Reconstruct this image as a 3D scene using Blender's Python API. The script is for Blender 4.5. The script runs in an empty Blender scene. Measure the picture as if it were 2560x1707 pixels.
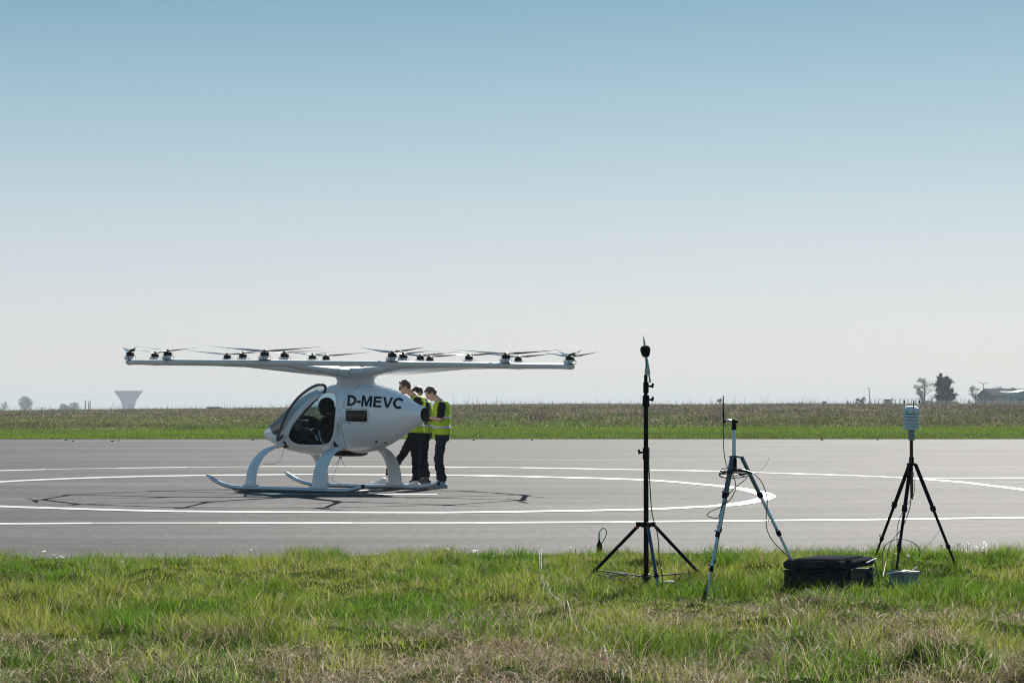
import bpy, bmesh, math, random
import numpy as np
from mathutils import Vector, Matrix
from mathutils.bvhtree import BVHTree
from mathutils.geometry import tessellate_polygon
random.seed(7); RNG = np.random.default_rng(7)
R = math.radians
sc = bpy.context.scene
COL = sc.collection

# ------------------------------------------------------------------ camera
F = 5200.0; CX, CY = 1280.0, 853.5; HOR = 1032.0; CAMH = 1.32
PITCH = math.atan((HOR - CY) / F)
cam = bpy.data.cameras.new('camera'); camo = bpy.data.objects.new('camera', cam); COL.objects.link(camo)
cam.sensor_width = 36; cam.lens = F / 2560 * 36; cam.clip_start = 0.1; cam.clip_end = 9000
camo.location = (0, 0, CAMH); camo.rotation_euler = (math.pi / 2 + PITCH, 0, 0)
sc.camera = camo

# ------------------------------------------------------------------ sun, sky, exposure
SUNV = Vector((.80, 2.75, 2.12)).normalized()
SUN_EL = math.asin(SUNV.z); SUN_AZ = math.atan2(SUNV.x, SUNV.y)
ld = bpy.data.lights.new('sun', 'SUN'); ld.energy = 5.0; ld.angle = R(0.55); ld.color = (1.0, 0.96, 0.90)
lo = bpy.data.objects.new('sun', ld); COL.objects.link(lo)
lo.rotation_euler = SUNV.to_track_quat('Z', 'Y').to_euler(); lo.location = (20, 40, 60)
w = bpy.data.worlds.new('World'); sc.world = w; w.use_nodes = True
nt = w.node_tree; nt.nodes.clear()
wo = nt.nodes.new('ShaderNodeOutputWorld'); ad = nt.nodes.new('ShaderNodeAddShader')
b1 = nt.nodes.new('ShaderNodeBackground'); b2 = nt.nodes.new('ShaderNodeBackground')
sky = nt.nodes.new('ShaderNodeTexSky'); sky.sky_type = 'NISHITA'; sky.sun_disc = False
sky.sun_elevation = SUN_EL; sky.sun_rotation = SUN_AZ; sky.altitude = 100
b1.inputs[1].default_value = 0.05
tc = nt.nodes.new('ShaderNodeTexCoord'); sx = nt.nodes.new('ShaderNodeSeparateXYZ')
rp = nt.nodes.new('ShaderNodeValToRGB'); rp.color_ramp.interpolation = 'B_SPLINE'
SKY = [(0.0, (.305, .294, .290)), (.03, (.298, .290, .294)), (.065, (.276, .282, .302)), (.1245, (.176, .238, .262)),
       (.20, (.058, .142, .185)), (.40, (.02, .088, .155)), (1.0, (.012, .055, .12))]
el = rp.color_ramp.elements
while len(el) < len(SKY): el.new(0.5)
for e, (p, c) in zip(el, SKY): e.position = p; e.color = (*c, 1)
nt.links.new(tc.outputs['Generated'], sx.inputs[0]); nt.links.new(sx.outputs[2], rp.inputs[0])
nt.links.new(rp.outputs[0], b2.inputs[0]); b2.inputs[1].default_value = 0.707
mt_ = nt.nodes.new('ShaderNodeMix'); mt_.data_type = 'RGBA'; mt_.blend_type = 'MULTIPLY'; mt_.inputs[0].default_value = 1
mt_.inputs[7].default_value = (.092, .110, .122, 1)
nt.links.new(sky.outputs[0], mt_.inputs[6]); nt.links.new(mt_.outputs[2], b1.inputs[0])
nt.links.new(b1.outputs[0], ad.inputs[0]); nt.links.new(b2.outputs[0], ad.inputs[1]); nt.links.new(ad.outputs[0], wo.inputs[0])
vs = sc.view_settings; vs.view_transform = 'Standard'; vs.look = 'None'; vs.exposure = 1.5; vs.gamma = 1.0; vs.use_curve_mapping = False
sc.cycles.max_bounces = 8; sc.cycles.pixel_filter_type = 'BLACKMAN_HARRIS'; sc.cycles.filter_width = 1.15; sc.cycles.transparent_max_bounces = 24; sc.cycles.volume_bounces = 0
HAZE = 0.00032

# ------------------------------------------------------------------ pixel helpers (build-time measuring only)
_cp, _sp = math.cos(PITCH), math.sin(PITCH)
def ray(px, py):
    u = (px - CX) / F; v = (CY - py) / F
    return Vector((u, _cp - v * _sp, _sp + v * _cp))
def P(px, py, D):
    d = ray(px, py); t = D / d.y
    return Vector((d.x * t, D, CAMH + d.z * t))
def G(px, py, z=0.0):
    d = ray(px, py); t = (z - CAMH) / d.z
    return Vector((d.x * t, d.y * t, z))
def X(px, D): return (px - CX) / F * D
def proj(p):
    x, y, z = p[0], p[1], p[2] - CAMH
    dep = y * _cp + z * _sp; up = -y * _sp + z * _cp
    return CX + F * x / dep, CY - F * up / dep

# ------------------------------------------------------------------ materials
def newmat(name):
    m = bpy.data.materials.new(name); m.use_nodes = True
    return m, m.node_tree, m.node_tree.nodes['Principled BSDF']
def mat(name, col, rough=.5, metal=0., var=0., vscale=8., bump=0., bscale=60., coat=0., spec=.5):
    m, t, b = newmat(name)
    b.inputs['Roughness'].default_value = rough; b.inputs['Metallic'].default_value = metal
    b.inputs['Coat Weight'].default_value = coat; b.inputs['Coat Roughness'].default_value = .06
    b.inputs['Specular IOR Level'].default_value = spec
    b.inputs['Base Color'].default_value = (*col, 1)
    if var or bump:
        tcn = t.nodes.new('ShaderNodeTexCoord')
    if var:
        n = t.nodes.new('ShaderNodeTexNoise'); n.inputs['Scale'].default_value = vscale; n.inputs['Detail'].default_value = 6
        t.links.new(tcn.outputs['Object'], n.inputs['Vector'])
        r_ = t.nodes.new('ShaderNodeValToRGB')
        r_.color_ramp.elements[0].position = .3; r_.color_ramp.elements[1].position = .7
        r_.color_ramp.elements[0].color = (*[c * (1 - var) for c in col], 1)
        r_.color_ramp.elements[1].color = (*[min(1, c * (1 + var)) for c in col], 1)
        t.links.new(n.outputs[0], r_.inputs[0]); t.links.new(r_.outputs[0], b.inputs['Base Color'])
    if bump:
        n2 = t.nodes.new('ShaderNodeTexNoise'); n2.inputs['Scale'].default_value = bscale
        t.links.new(tcn.outputs['Object'], n2.inputs['Vector'])
        bp = t.nodes.new('ShaderNodeBump'); bp.inputs['Strength'].default_value = bump; bp.inputs['Distance'].default_value = .01
        t.links.new(n2.outputs[0], bp.inputs['Height']); t.links.new(bp.outputs[0], b.inputs['Normal'])
    return m
M = {}
M['white_paint'] = mat('white_paint', (.80, .81, .81), .28, var=.04, vscale=3, coat=.5)
M['frame_paint'] = mat('frame_paint', (.62, .62, .60), .5, var=.07, vscale=4, coat=.08)
M['gear_paint'] = mat('gear_paint', (.66, .68, .69), .35, var=.05, vscale=5, coat=.4)
M['skid_metal'] = mat('skid_metal', (.50, .56, .62), .3, .5, var=.08, vscale=9)
M['black'] = mat('black', (.006, .006, .007), .6, spec=.12)
M['black_matte'] = mat('black_matte', (.006, .006, .008), .9, spec=.08, bump=.3, bscale=90)
M['interior'] = mat('interior', (.007, .007, .008), .9, spec=.08, var=.3, vscale=6)
M['rubber'] = mat('rubber', (.012, .012, .013), .7, spec=.2)
M['seal'] = mat('seal', (.045, .05, .055), .45)
M['blade'] = mat('blade', (.035, .038, .045), .22, var=.15, vscale=4, coat=.6)
M['motor_black'] = mat('motor_black', (.008, .008, .009), .6, spec=.2)
M['motor_white'] = mat('motor_white', (.60, .61, .61), .45, var=.12, vscale=20)
M['line'] = mat('line', (.10, .11, .12), .7)
M['letter'] = mat('letter', (.008, .009, .012), .5, spec=.2)
M['screen'] = mat('screen', (.03, .05, .055), .15)
M['strap'] = mat('strap', (.42, .52, .60), .6)
M['alu'] = mat('alu', (.42, .52, .58), .38, .6, var=.12, vscale=25)
M['alu_dark'] = mat('alu_dark', (.07, .115, .135), .4, .45, var=.15, vscale=25)
M['stand_black'] = mat('stand_black', (.007, .0075, .009), .6, spec=.05, var=.2, vscale=30)
M['stand_blue'] = mat('stand_blue', (.035, .075, .10), .4, .4)
M['foam'] = mat('foam', (.016, .016, .016), .95, spec=.1, bump=.8, bscale=300)
M['tape'] = mat('tape', (.42, .43, .38), .7, var=.15, vscale=60)
M['tube_blue'] = mat('tube_blue', (.22, .52, .66), .35)
M['red'] = mat('red', (.35, .02, .02), .5)
M['cable'] = mat('cable', (.015, .015, .017), .45)
M['cable_grey'] = mat('cable_grey', (.07, .07, .07), .8, var=.3, vscale=9)
M['cable_pale'] = mat('cable_pale', (.16, .16, .15), .9, var=.4, vscale=12)
M['cable_red'] = mat('cable_red', (.16, .035, .04), .5)
M['cable_white'] = mat('cable_white', (.55, .56, .56), .4)
M['plastic_white'] = mat('plastic_white', (.60, .66, .68), .55, spec=.2, var=.04)
M['plastic_grey'] = mat('plastic_grey', (.24, .26, .26), .6, spec=.2, var=.06)
M['case'] = mat('case', (.007, .008, .010), .5, spec=.15, var=.25, vscale=14, bump=.15, bscale=220)
M['case_lid'] = mat('case_lid', (.026, .028, .033), .6, spec=.0, var=.2, vscale=14, bump=.1, bscale=220)
M['skin'] = mat('skin', (.46, .26, .19), .5, var=.08, vscale=14)
M['hair_brown'] = mat('hair_brown', (.055, .032, .018), .6, var=.5, vscale=60, bump=1, bscale=120)
M['hair_dark'] = mat('hair_dark', (.014, .011, .010), .55, var=.4, vscale=60, bump=1, bscale=120)
M['trouser_black'] = mat('trouser_black', (.006, .0065, .008), .9, spec=.08, var=.35, vscale=7)
M['trouser_navy'] = mat('trouser_navy', (.012, .016, .025), .85, spec=.1, var=.3, vscale=6)
M['shirt'] = mat('shirt', (.006, .007, .010), .85, spec=.1, var=.3, vscale=8)
M['jacket'] = mat('jacket', (.006, .012, .028), .85, spec=.1, var=.3, vscale=8)
M['shoe_white'] = mat('shoe_white', (.68, .69, .68), .5, var=.08, vscale=20)
M['shoe_blue'] = mat('shoe_blue', (.20, .28, .34), .6, var=.25, vscale=30)
M['shoe_dark'] = mat('shoe_dark', (.05, .05, .055), .6, var=.25, vscale=30)
M['sole'] = mat('sole', (.30, .31, .31), .7)
M['reflective'] = mat('reflective', (.40, .41, .42), .35, .2, var=.1, vscale=40)
def vestmat():
    m, t, b = newmat('vest')
    b.inputs['Base Color'].default_value = (.56, .80, .02, 1); b.inputs['Roughness'].default_value = .6
    tr = t.nodes.new('ShaderNodeBsdfTranslucent'); tr.inputs[0].default_value = (.62, .90, .03, 1)
    mx = t.nodes.new('ShaderNodeMixShader'); mx.inputs[0].default_value = .5
    t.links.new(b.outputs[0], mx.inputs[1]); t.links.new(tr.outputs[0], mx.inputs[2])
    t.links.new(mx.outputs[0], t.nodes['Material Output'].inputs[0]); return m
M['vest'] = vestmat()
def glassmat(name, tint, refl=.06, rough=.03, fk=.35):
    m = bpy.data.materials.new(name); m.use_nodes = True; t = m.node_tree; t.nodes.clear()
    o = t.nodes.new('ShaderNodeOutputMaterial'); mx = t.nodes.new('ShaderNodeMixShader')
    tr = t.nodes.new('ShaderNodeBsdfTransparent'); tr.inputs[0].default_value = (*tint, 1)
    gl = t.nodes.new('ShaderNodeBsdfGlossy'); gl.inputs['Roughness'].default_value = rough
    fr = t.nodes.new('ShaderNodeLayerWeight'); fr.inputs[0].default_value = .35
    mm = t.nodes.new('ShaderNodeMath'); mm.operation = 'MULTIPLY_ADD'; mm.inputs[1].default_value = fk; mm.inputs[2].default_value = refl
    t.links.new(fr.outputs['Fresnel'], mm.inputs[0]); t.links.new(mm.outputs[0], mx.inputs[0])
    t.links.new(tr.outputs[0], mx.inputs[1]); t.links.new(gl.outputs[0], mx.inputs[2]); t.links.new(mx.outputs[0], o.inputs[0])
    return m
M['glass'] = glassmat('glass', (.82, .88, .90))
M['glass_tint'] = glassmat('glass_tint', (.32, .46, .54), .02, fk=.14)
M['glass_dark'] = mat('glass_dark', (.010, .006, .006), .12, spec=.25)

def asphaltmat():
    m, t, b = newmat('asphalt'); L = t.links.new
    b.inputs['Roughness'].default_value = .78; b.inputs['Specular IOR Level'].default_value = .05
    g = t.nodes.new('ShaderNodeNewGeometry')
    def noise(scale, sxy, det=5, rough=.6):
        mp = t.nodes.new('ShaderNodeMapping'); mp.inputs['Scale'].default_value = (sxy[0], sxy[1], 1)
        n = t.nodes.new('ShaderNodeTexNoise'); n.inputs['Scale'].default_value = scale; n.inputs['Detail'].default_value = det
        n.inputs['Roughness'].default_value = rough
        L(g.outputs['Position'], mp.inputs[0]); L(mp.outputs[0], n.inputs['Vector']); return n.outputs[0]
    def ramp(src, p0, p1, v0, v1):
        mr = t.nodes.new('ShaderNodeMapRange'); mr.inputs[1].default_value = p0; mr.inputs[2].default_value = p1
        mr.inputs[3].default_value = v0; mr.inputs[4].default_value = v1; L(src, mr.inputs[0]); return mr.outputs[0]
    def mul(a, b_):
        mm = t.nodes.new('ShaderNodeMath'); mm.operation = 'MULTIPLY'; L(a, mm.inputs[0]); L(b_, mm.inputs[1]); return mm.outputs[0]
    a = ramp(noise(1.0, (.035, .9), 6, .65), .3, .7, .66, 1.28)          # long paver streaks
    c = ramp(noise(1.0, (.02, .16), 3), .32, .68, .80, 1.17)              # broad lanes
    e = ramp(noise(60., (1, 1), 3, .8), .35, .65, .66, 1.34)            # aggregate
    f = ramp(noise(1.0, (.22, 3.2), 5, .7), .35, .68, .87, 1.08)
    h = ramp(noise(12., (1., .13), 4, .8), .3, .7, .72, 1.24)
    # dark narrow joints along the lanes
    sp = t.nodes.new('ShaderNodeSeparateXYZ'); L(g.outputs['Position'], sp.inputs[0])
    wv = t.nodes.new('ShaderNodeMath'); wv.operation = 'PINGPONG'; wv.inputs[1].default_value = 1.9; L(sp.outputs[1], wv.inputs[0])
    j = ramp(wv.outputs[0], 0., .06, .72, 1.0); s2_ = ramp(noise(1., (.10, .42), 7, .72), .36, .66, .70, 1.16)
    v = mul(mul(mul(mul(mul(mul(a, c), e), f), j), h), s2_)
    cc = t.nodes.new('ShaderNodeMix'); cc.data_type = 'RGBA'; cc.blend_type = 'MULTIPLY'; cc.inputs[0].default_value = 1
    cc.inputs[6].default_value = (.0590, .0560, .0545, 1)
    cb = t.nodes.new('ShaderNodeCombineColor'); L(v, cb.inputs[0]); L(v, cb.inputs[1]); L(v, cb.inputs[2])
    L(cb.outputs[0], cc.inputs[7]); L(cc.outputs[2], b.inputs['Base Color'])
    bp = t.nodes.new('ShaderNodeBump'); bp.inputs['Strength'].default_value = .25; bp.inputs['Distance'].default_value = .006
    L(noise(60., (1, 1), 3, .8), bp.inputs['Height']); L(bp.outputs[0], b.inputs['Normal'])
    return m
M['asphalt'] = asphaltmat()
def paintmat(name, wear):
    m, t, b = newmat(name); L = t.links.new
    b.inputs['Roughness'].default_value = .7
    g = t.nodes.new('ShaderNodeNewGeometry'); mp = t.nodes.new('ShaderNodeMapping'); mp.inputs['Scale'].default_value = (.8, 2.5, 1)
    n = t.nodes.new('ShaderNodeTexNoise'); n.inputs['Scale'].default_value = 3.5; n.inputs['Detail'].default_value = 8; n.inputs['Roughness'].default_value = .75
    L(g.outputs['Position'], mp.inputs[0]); L(mp.outputs[0], n.inputs['Vector'])
    mr = t.nodes.new('ShaderNodeMapRange'); mr.inputs[4].default_value = 1.0 if wear < .5 else .30; mr.inputs[1].default_value = wear - .10; mr.inputs[2].default_value = wear + .10
    L(n.outputs[0], mr.inputs[0])
    mx = t.nodes.new('ShaderNodeMix'); mx.data_type = 'RGBA'; mx.inputs[6].default_value = (.088, .083, .079, 1); mx.inputs[7].default_value = (.225, .225, .22, 1)
    L(mr.outputs[0], mx.inputs[0]); L(mx.outputs[2], b.inputs['Base Color']); return m
M['paint'] = paintmat('paint', .42); M['paint_worn'] = paintmat('paint_worn', .57)
def groundmat():
    m, t, b = newmat('soil'); L = t.links.new
    b.inputs['Roughness'].default_value = 1; b.inputs['Specular IOR Level'].default_value = 0
    g = t.nodes.new('ShaderNodeNewGeometry')
    n = t.nodes.new('ShaderNodeTexNoise'); n.inputs['Scale'].default_value = 1.3; n.inputs['Detail'].default_value = 8
    L(g.outputs['Position'], n.inputs['Vector'])
    r_ = t.nodes.new('ShaderNodeValToRGB'); r_.color_ramp.elements[0].color = (.018, .028, .006, 1); r_.color_ramp.elements[1].color = (.038, .050, .014, 1)
    r_.color_ramp.elements[0].position = .35; r_.color_ramp.elements[1].position = .65
    L(n.outputs[0], r_.inputs[0]); L(r_.outputs[0], b.inputs['Base Color']); return m
M['soil'] = groundmat()
def leafmat(name, trans=.45, rough=.5, spec=.3):
    m, t, b = newmat(name); L = t.links.new
    a = t.nodes.new('ShaderNodeAttribute'); a.attribute_name = 'Col'
    L(a.outputs[0], b.inputs['Base Color']); b.inputs['Roughness'].default_value = rough; b.inputs['Specular IOR Level'].default_value = spec
    tr = t.nodes.new('ShaderNodeBsdfTranslucent'); L(a.outputs[0], tr.inputs[0])
    mx = t.nodes.new('ShaderNodeMixShader'); mx.inputs[0].default_value = trans
    L(b.outputs[0], mx.inputs[1]); L(tr.outputs[0], mx.inputs[2]); L(mx.outputs[0], t.nodes['Material Output'].inputs[0]); return m
M['grass'] = leafmat('grass', .52, .55, .06); M['weed'] = leafmat('weed', .35, .9, .0)
M['bark'] = mat('bark', (.10, .085, .07), .9, var=.3, vscale=2)
M['needle'] = leafmat('needle', .15, .8, .1)
M['concrete'] = mat('concrete', (.27, .31, .34), .9, spec=.1, var=.08, vscale=.4)
M['navy'] = mat('navy', (.03, .05, .08), .6)
M['cladding'] = mat('cladding', (.30, .27, .19), .7, var=.06, vscale=1)
M['cladding_pale'] = mat('cladding_pale', (.36, .44, .48), .8, spec=.1, var=.05, vscale=1)
M['roof_dark'] = mat('roof_dark', (.055, .052, .058), 1., spec=.02, var=.25, vscale=1.2)
M['trim'] = mat('trim', (.50, .47, .42), .7)
M['skylight'] = mat('skylight', (.30, .31, .32), .8, spec=.1)
M['teal'] = mat('teal', (.06, .12, .14), .6, var=.1, vscale=2)
M['hut'] = mat('hut', (.20, .29, .32), .6, var=.1, vscale=2)
M['metal_grey'] = mat('metal_grey', (.22, .23, .23), .5, .3)
M['petal'] = mat('petal', (.8, .8, .76), .8)
_t = M['petal'].node_tree; _tr = _t.nodes.new('ShaderNodeBsdfTranslucent'); _tr.inputs[0].default_value = (.8, .8, .74, 1); _mx = _t.nodes.new('ShaderNodeMixShader'); _mx.inputs[0].default_value = .5
_t.links.new(_t.nodes['Principled BSDF'].outputs[0], _mx.inputs[1]); _t.links.new(_tr.outputs[0], _mx.inputs[2]); _t.links.new(_mx.outputs[0], _t.nodes['Material Output'].inputs[0])
M['stem_green'] = mat('stem_green', (.09, .14, .03), .7)
M['tent'] = mat('tent', (.25, .26, .28), .8)

# ------------------------------------------------------------------ mesh helpers
def tag(o, label=None, cat=None, group=None, kind=None):
    if label: o['label'] = label
    if cat: o['category'] = cat
    if group: o['group'] = group
    if kind: o['kind'] = kind
    return o
def link(o, parent=None):
    COL.objects.link(o)
    if parent is not None: o.parent = parent
    return o
def empty(name, loc=(0, 0, 0), rz=0):
    o = bpy.data.objects.new(name, None); o.empty_display_size = .1
    COL.objects.link(o); o.location = loc; o.rotation_euler = (0, 0, rz); return o
class MB:
    def __init__(s): s.v = []; s.f = []
    def add(s, vs_, fs):
        o = len(s.v); s.v += [tuple(p) for p in vs_]; s.f += [tuple(i + o for i in f) for f in fs]; return s
    def box(s, c, d, rot=None, taper=1.0):
        c = Vector(c); h = Vector(d) / 2
        vs_ = []
        for z in (-1, 1):
            k = 1 if z < 0 else taper
            for x, y in ((-1, -1), (1, -1), (1, 1), (-1, 1)):
                p = Vector((x * h.x * k, y * h.y * k, z * h.z))
                if rot is not None: p = rot @ p
                vs_.append(c + p)
        return s.add(vs_, [(0, 3, 2, 1), (4, 5, 6, 7), (0, 1, 5, 4), (1, 2, 6, 5), (2, 3, 7, 6), (3, 0, 4, 7)])
    def rbox(s, c, d, r=.02, rot=None, seg=3):
        # box rounded in plan with small top/bottom chamfer
        hx, hy, hz = d[0] / 2, d[1] / 2, d[2] / 2; ring = []
        for (sx_, sy_, a0) in ((1, 1, 0), (-1, 1, 90), (-1, -1, 180), (1, -1, 270)):
            for i in range(seg + 1):
                a = R(a0 + 90 * i / seg); ring.append((sx_ * (hx - r) + r * math.cos(a), sy_ * (hy - r) + r * math.sin(a)))
        n = len(ring); vs_ = []
        k = min(r * .5, hz * .5)
        for z, ins in ((-hz, k), (-hz + k, 0), (hz - k, 0), (hz, k)):
            for x, y in ring:
                p = Vector((x * (1 - ins / hx), y * (1 - ins / hy), z))
                if rot is not None: p = rot @ p
                vs_.append(Vector(c) + p)
        fs = [tuple(range(n))[::-1], tuple(range(3 * n, 4 * n))]
        for j in range(3):
            for i in range(n): fs.append((j * n + i, j * n + (i + 1) % n, (j + 1) * n + (i + 1) % n, (j + 1) * n + i))
        return s.add(vs_, fs)
    def tube(s, pts, r, n=8, cap=True, flat=1.0, up=None):
        pts = [Vector(p) for p in pts]; k = len(pts)
        rs = r if isinstance(r, (list, tuple)) else [r] * k
        vs_ = []; prev = None
        for i, p in enumerate(pts):
            t = (pts[min(i + 1, k - 1)] - pts[max(i - 1, 0)])
            if t.length < 1e-9: t = Vector((0, 0, 1))
            t.normalize()
            if prev is None:
                ref = Vector(up) if up is not None else (Vector((0, 0, 1)) if abs(t.z) < .9 else Vector((1, 0, 0)))
                a = t.cross(ref); a.normalize()
            else:
                a = prev - t * prev.dot(t)
                if a.length < 1e-6: a = t.cross(Vector((0, 0, 1)))
                a.normalize()
            prev = a; b = a.cross(t)
            for j in range(n):
                q = 2 * math.pi * j / n
                vs_.append(p + a * math.cos(q) * rs[i] + b * math.sin(q) * rs[i] * flat)
        fs = []
        for i in range(k - 1):
            for j in range(n): fs.append((i * n + j, i * n + (j + 1) % n, (i + 1) * n + (j + 1) % n, (i + 1) * n + j))
        if cap: fs += [tuple(range(n))[::-1], tuple(range((k - 1) * n, k * n))]
        return s.add(vs_, fs)
    def ring(s, pts, r, n=6):
        pts = [Vector(p) for p in pts]; k = len(pts); vs_ = []; fs = []
        cen = sum(pts, Vector()) / k
        for i, p in enumerate(pts):
            t = (pts[(i + 1) % k] - pts[i - 1]).normalized(); a = (p - cen); a = (a - t * a.dot(t)).normalized(); b = a.cross(t)
            for j in range(n):
                q = 2 * math.pi * j / n; vs_.append(p + a * math.cos(q) * r + b * math.sin(q) * r)
        for i in range(k):
            for j in range(n): fs.append((i * n + j, i * n + (j + 1) % n, ((i + 1) % k) * n + (j + 1) % n, ((i + 1) % k) * n + j))
        return s.add(vs_, fs)
    def lathe(s, prof, c=(0, 0, 0), n=20, axis=None, sx_=1., sy_=1.):
        c = Vector(c); q = axis if axis is not None else Matrix.Identity(3); vs_ = []; k = len(prof)
        for (r_, z) in prof:
            for j in range(n):
                a = 2 * math.pi * j / n; vs_.append(c + q @ Vector((r_ * math.cos(a) * sx_, r_ * math.sin(a) * sy_, z)))
        fs = []
        for i in range(k - 1):
            for j in range(n): fs.append((i * n + j, i * n + (j + 1) % n, (i + 1) * n + (j + 1) % n, (i + 1) * n + j))
        fs += [tuple(range(n))[::-1], tuple(range((k - 1) * n, k * n))]
        return s.add(vs_, fs)
    def ell(s, c, d, rot=None, n=14):
        d = Vector(d); vs_ = []; m = n // 2 + 1
        for i in range(m + 1):
            th = math.pi * i / m
            for j in range(n):
                a = 2 * math.pi * j / n
                p = Vector((d.x * max(math.sin(th), .02) * math.cos(a), d.y * max(math.sin(th), .02) * math.sin(a), -d.z * math.cos(th)))
                if rot is not None: p = rot @ p
                vs_.append(Vector(c) + p)
        fs = []
        for i in range(m):
            for j in range(n): fs.append((i * n + j, i * n + (j + 1) % n, (i + 1) * n + (j + 1) % n, (i + 1) * n + j))
        fs += [tuple(range(n))[::-1], tuple(range(m * n, (m + 1) * n))]
        return s.add(vs_, fs)
    def cap(s, p0, r0, p1, r1, n=12):
        # tapered capsule
        p0, p1 = Vector(p0), Vector(p1); t = (p1 - p0); L_ = t.length; t = t / L_ if L_ > 1e-6 else Vector((0, 0, 1))
        pts = []; rs = []
        for a in (-85, -60, -30, 0): pts.append(p0 + t * r0 * math.sin(R(a))); rs.append(r0 * math.cos(R(a)))
        for a in (0, 30, 60, 85): pts.append(p1 + t * r1 * math.sin(R(a))); rs.append(r1 * math.cos(R(a)))
        return s.tube(pts, rs, n)
    def loft(s, secs, n=20, e=2.2):
        # secs: (center, half-depth x, half-width y) horizontal superellipse rings
        vs_ = []; k = len(secs)
        for c, a, b in secs:
            for j in range(n):
                q = 2 * math.pi * j / n; cc, ss = math.cos(q), math.sin(q)
                vs_.append(Vector(c) + Vector((a * math.copysign(abs(cc) ** (2 / e), cc), b * math.copysign(abs(ss) ** (2 / e), ss), 0)))
        fs = []
        for i in range(k - 1):
            for j in range(n): fs.append((i * n + j, i * n + (j + 1) % n, (i + 1) * n + (j + 1) % n, (i + 1) * n + j))
        fs += [tuple(range(n))[::-1], tuple(range((k - 1) * n, k * n))]
        return s.add(vs_, fs)
    def mesh(s, name, smooth=True):
        me = bpy.data.meshes.new(name); me.from_pydata(s.v, [], s.f); me.update()
        bm = bmesh.new(); bm.from_mesh(me); bmesh.ops.recalc_face_normals(bm, faces=bm.faces); bm.to_mesh(me); bm.free()
        if smooth:
            me.polygons.foreach_set('use_smooth', [True] * len(me.polygons))
            try: me.set_sharp_from_angle(angle=R(38))
            except Exception: pass
        return me
    def build(s, name, m, parent=None, smooth=True):
        me = s.mesh(name, smooth); me.materials.append(M[m] if isinstance(m, str) else m)
        return link(bpy.data.objects.new(name, me), parent)
def remesh(mb, name, m, parent, voxel=.012, smooth=4, noise=0.):
    me = mb.mesh(name); o = bpy.data.objects.new(name, me); COL.objects.link(o)
    md = o.modifiers.new('r', 'REMESH'); md.mode = 'VOXEL'; md.voxel_size = voxel; md.use_smooth_shade = True
    sm = o.modifiers.new('s', 'SMOOTH'); sm.iterations = smooth; sm.factor = .5
    dg = bpy.context.evaluated_depsgraph_get(); dg.update()
    me2 = bpy.data.meshes.new_from_object(o.evaluated_get(dg)); o.modifiers.clear(); o.data = me2; me2.name = name
    if noise:
        co = np.empty(len(me2.vertices) * 3, 'f'); me2.vertices.foreach_get('co', co); co = co.reshape(-1, 3)
        nn = np.empty(len(me2.vertices) * 3, 'f'); me2.vertices.foreach_get('normal', nn); nn = nn.reshape(-1, 3)
        d = noise * (np.sin(co[:, 2] * 38 + co[:, 0] * 22 + 3 * np.sin(co[:, 1] * 20)) * .6 + np.sin(co[:, 2] * 90 - co[:, 1] * 40) * .4)
        co += nn * d[:, None]; me2.vertices.foreach_set('co', co.ravel()); me2.update()
    me2.polygons.foreach_set('use_smooth', [True] * len(me2.polygons))
    me2.materials.clear(); me2.materials.append(M[m]); o.parent = parent
    return o
def npmesh(name, V, Fq=None, Ft=None, col=None, m=None, parent=None, percorner=False):
    me = bpy.data.meshes.new(name); me.vertices.add(len(V)); me.vertices.foreach_set('co', V.astype('f').ravel())
    loops = []; tot = []
    if Fq is not None and len(Fq): loops.append(Fq.ravel()); tot.append(np.full(len(Fq), 4))
    if Ft is not None and len(Ft): loops.append(Ft.ravel()); tot.append(np.full(len(Ft), 3))
    loops = np.concatenate(loops); tot = np.concatenate(tot); st = np.concatenate([[0], np.cumsum(tot)[:-1]])
    me.loops.add(len(loops)); me.loops.foreach_set('vertex_index', loops.astype('i'))
    me.polygons.add(len(tot)); me.polygons.foreach_set('loop_start', st.astype('i')); me.polygons.foreach_set('loop_total', tot.astype('i'))
    me.polygons.foreach_set('use_smooth', np.ones(len(tot), dtype=bool))
    me.update(calc_edges=True)
    if col is not None:
        at = me.color_attributes.new('Col', 'FLOAT_COLOR', 'POINT'); c4 = np.ones((len(V), 4), 'f'); c4[:, :3] = col
        at.data.foreach_set('color', c4.ravel())
    if m: me.materials.append(M[m])
    return link(bpy.data.objects.new(name, me), parent)
def lattice(seed, n=64):
    return np.random.default_rng(seed).random((n, n))
def vnoise(x, y, seed=0, n=64):
    L_ = lattice(seed, n); xi = np.floor(x).astype(int); yi = np.floor(y).astype(int); fx = x - xi; fy = y - yi
    fx = fx * fx * (3 - 2 * fx); fy = fy * fy * (3 - 2 * fy)
    a = L_[xi % n, yi % n]; b = L_[(xi + 1) % n, yi % n]; c = L_[xi % n, (yi + 1) % n]; d = L_[(xi + 1) % n, (yi + 1) % n]
    return (a * (1 - fx) + b * fx) * (1 - fy) + (c * (1 - fx) + d * fx) * fy
def fbm(x, y, seed=0, o=4):
    s = 0; a = .5; t = 0
    for i in range(o): s = s + a * vnoise(x * 2 ** i + 13 * i, y * 2 ** i + 7 * i, seed + i); t += a; a *= .5
    return s / t
sst = lambda a, b, x: (lambda t: t * t * (3 - 2 * t))(np.clip((x - a) / (b - a), 0, 1))

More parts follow.
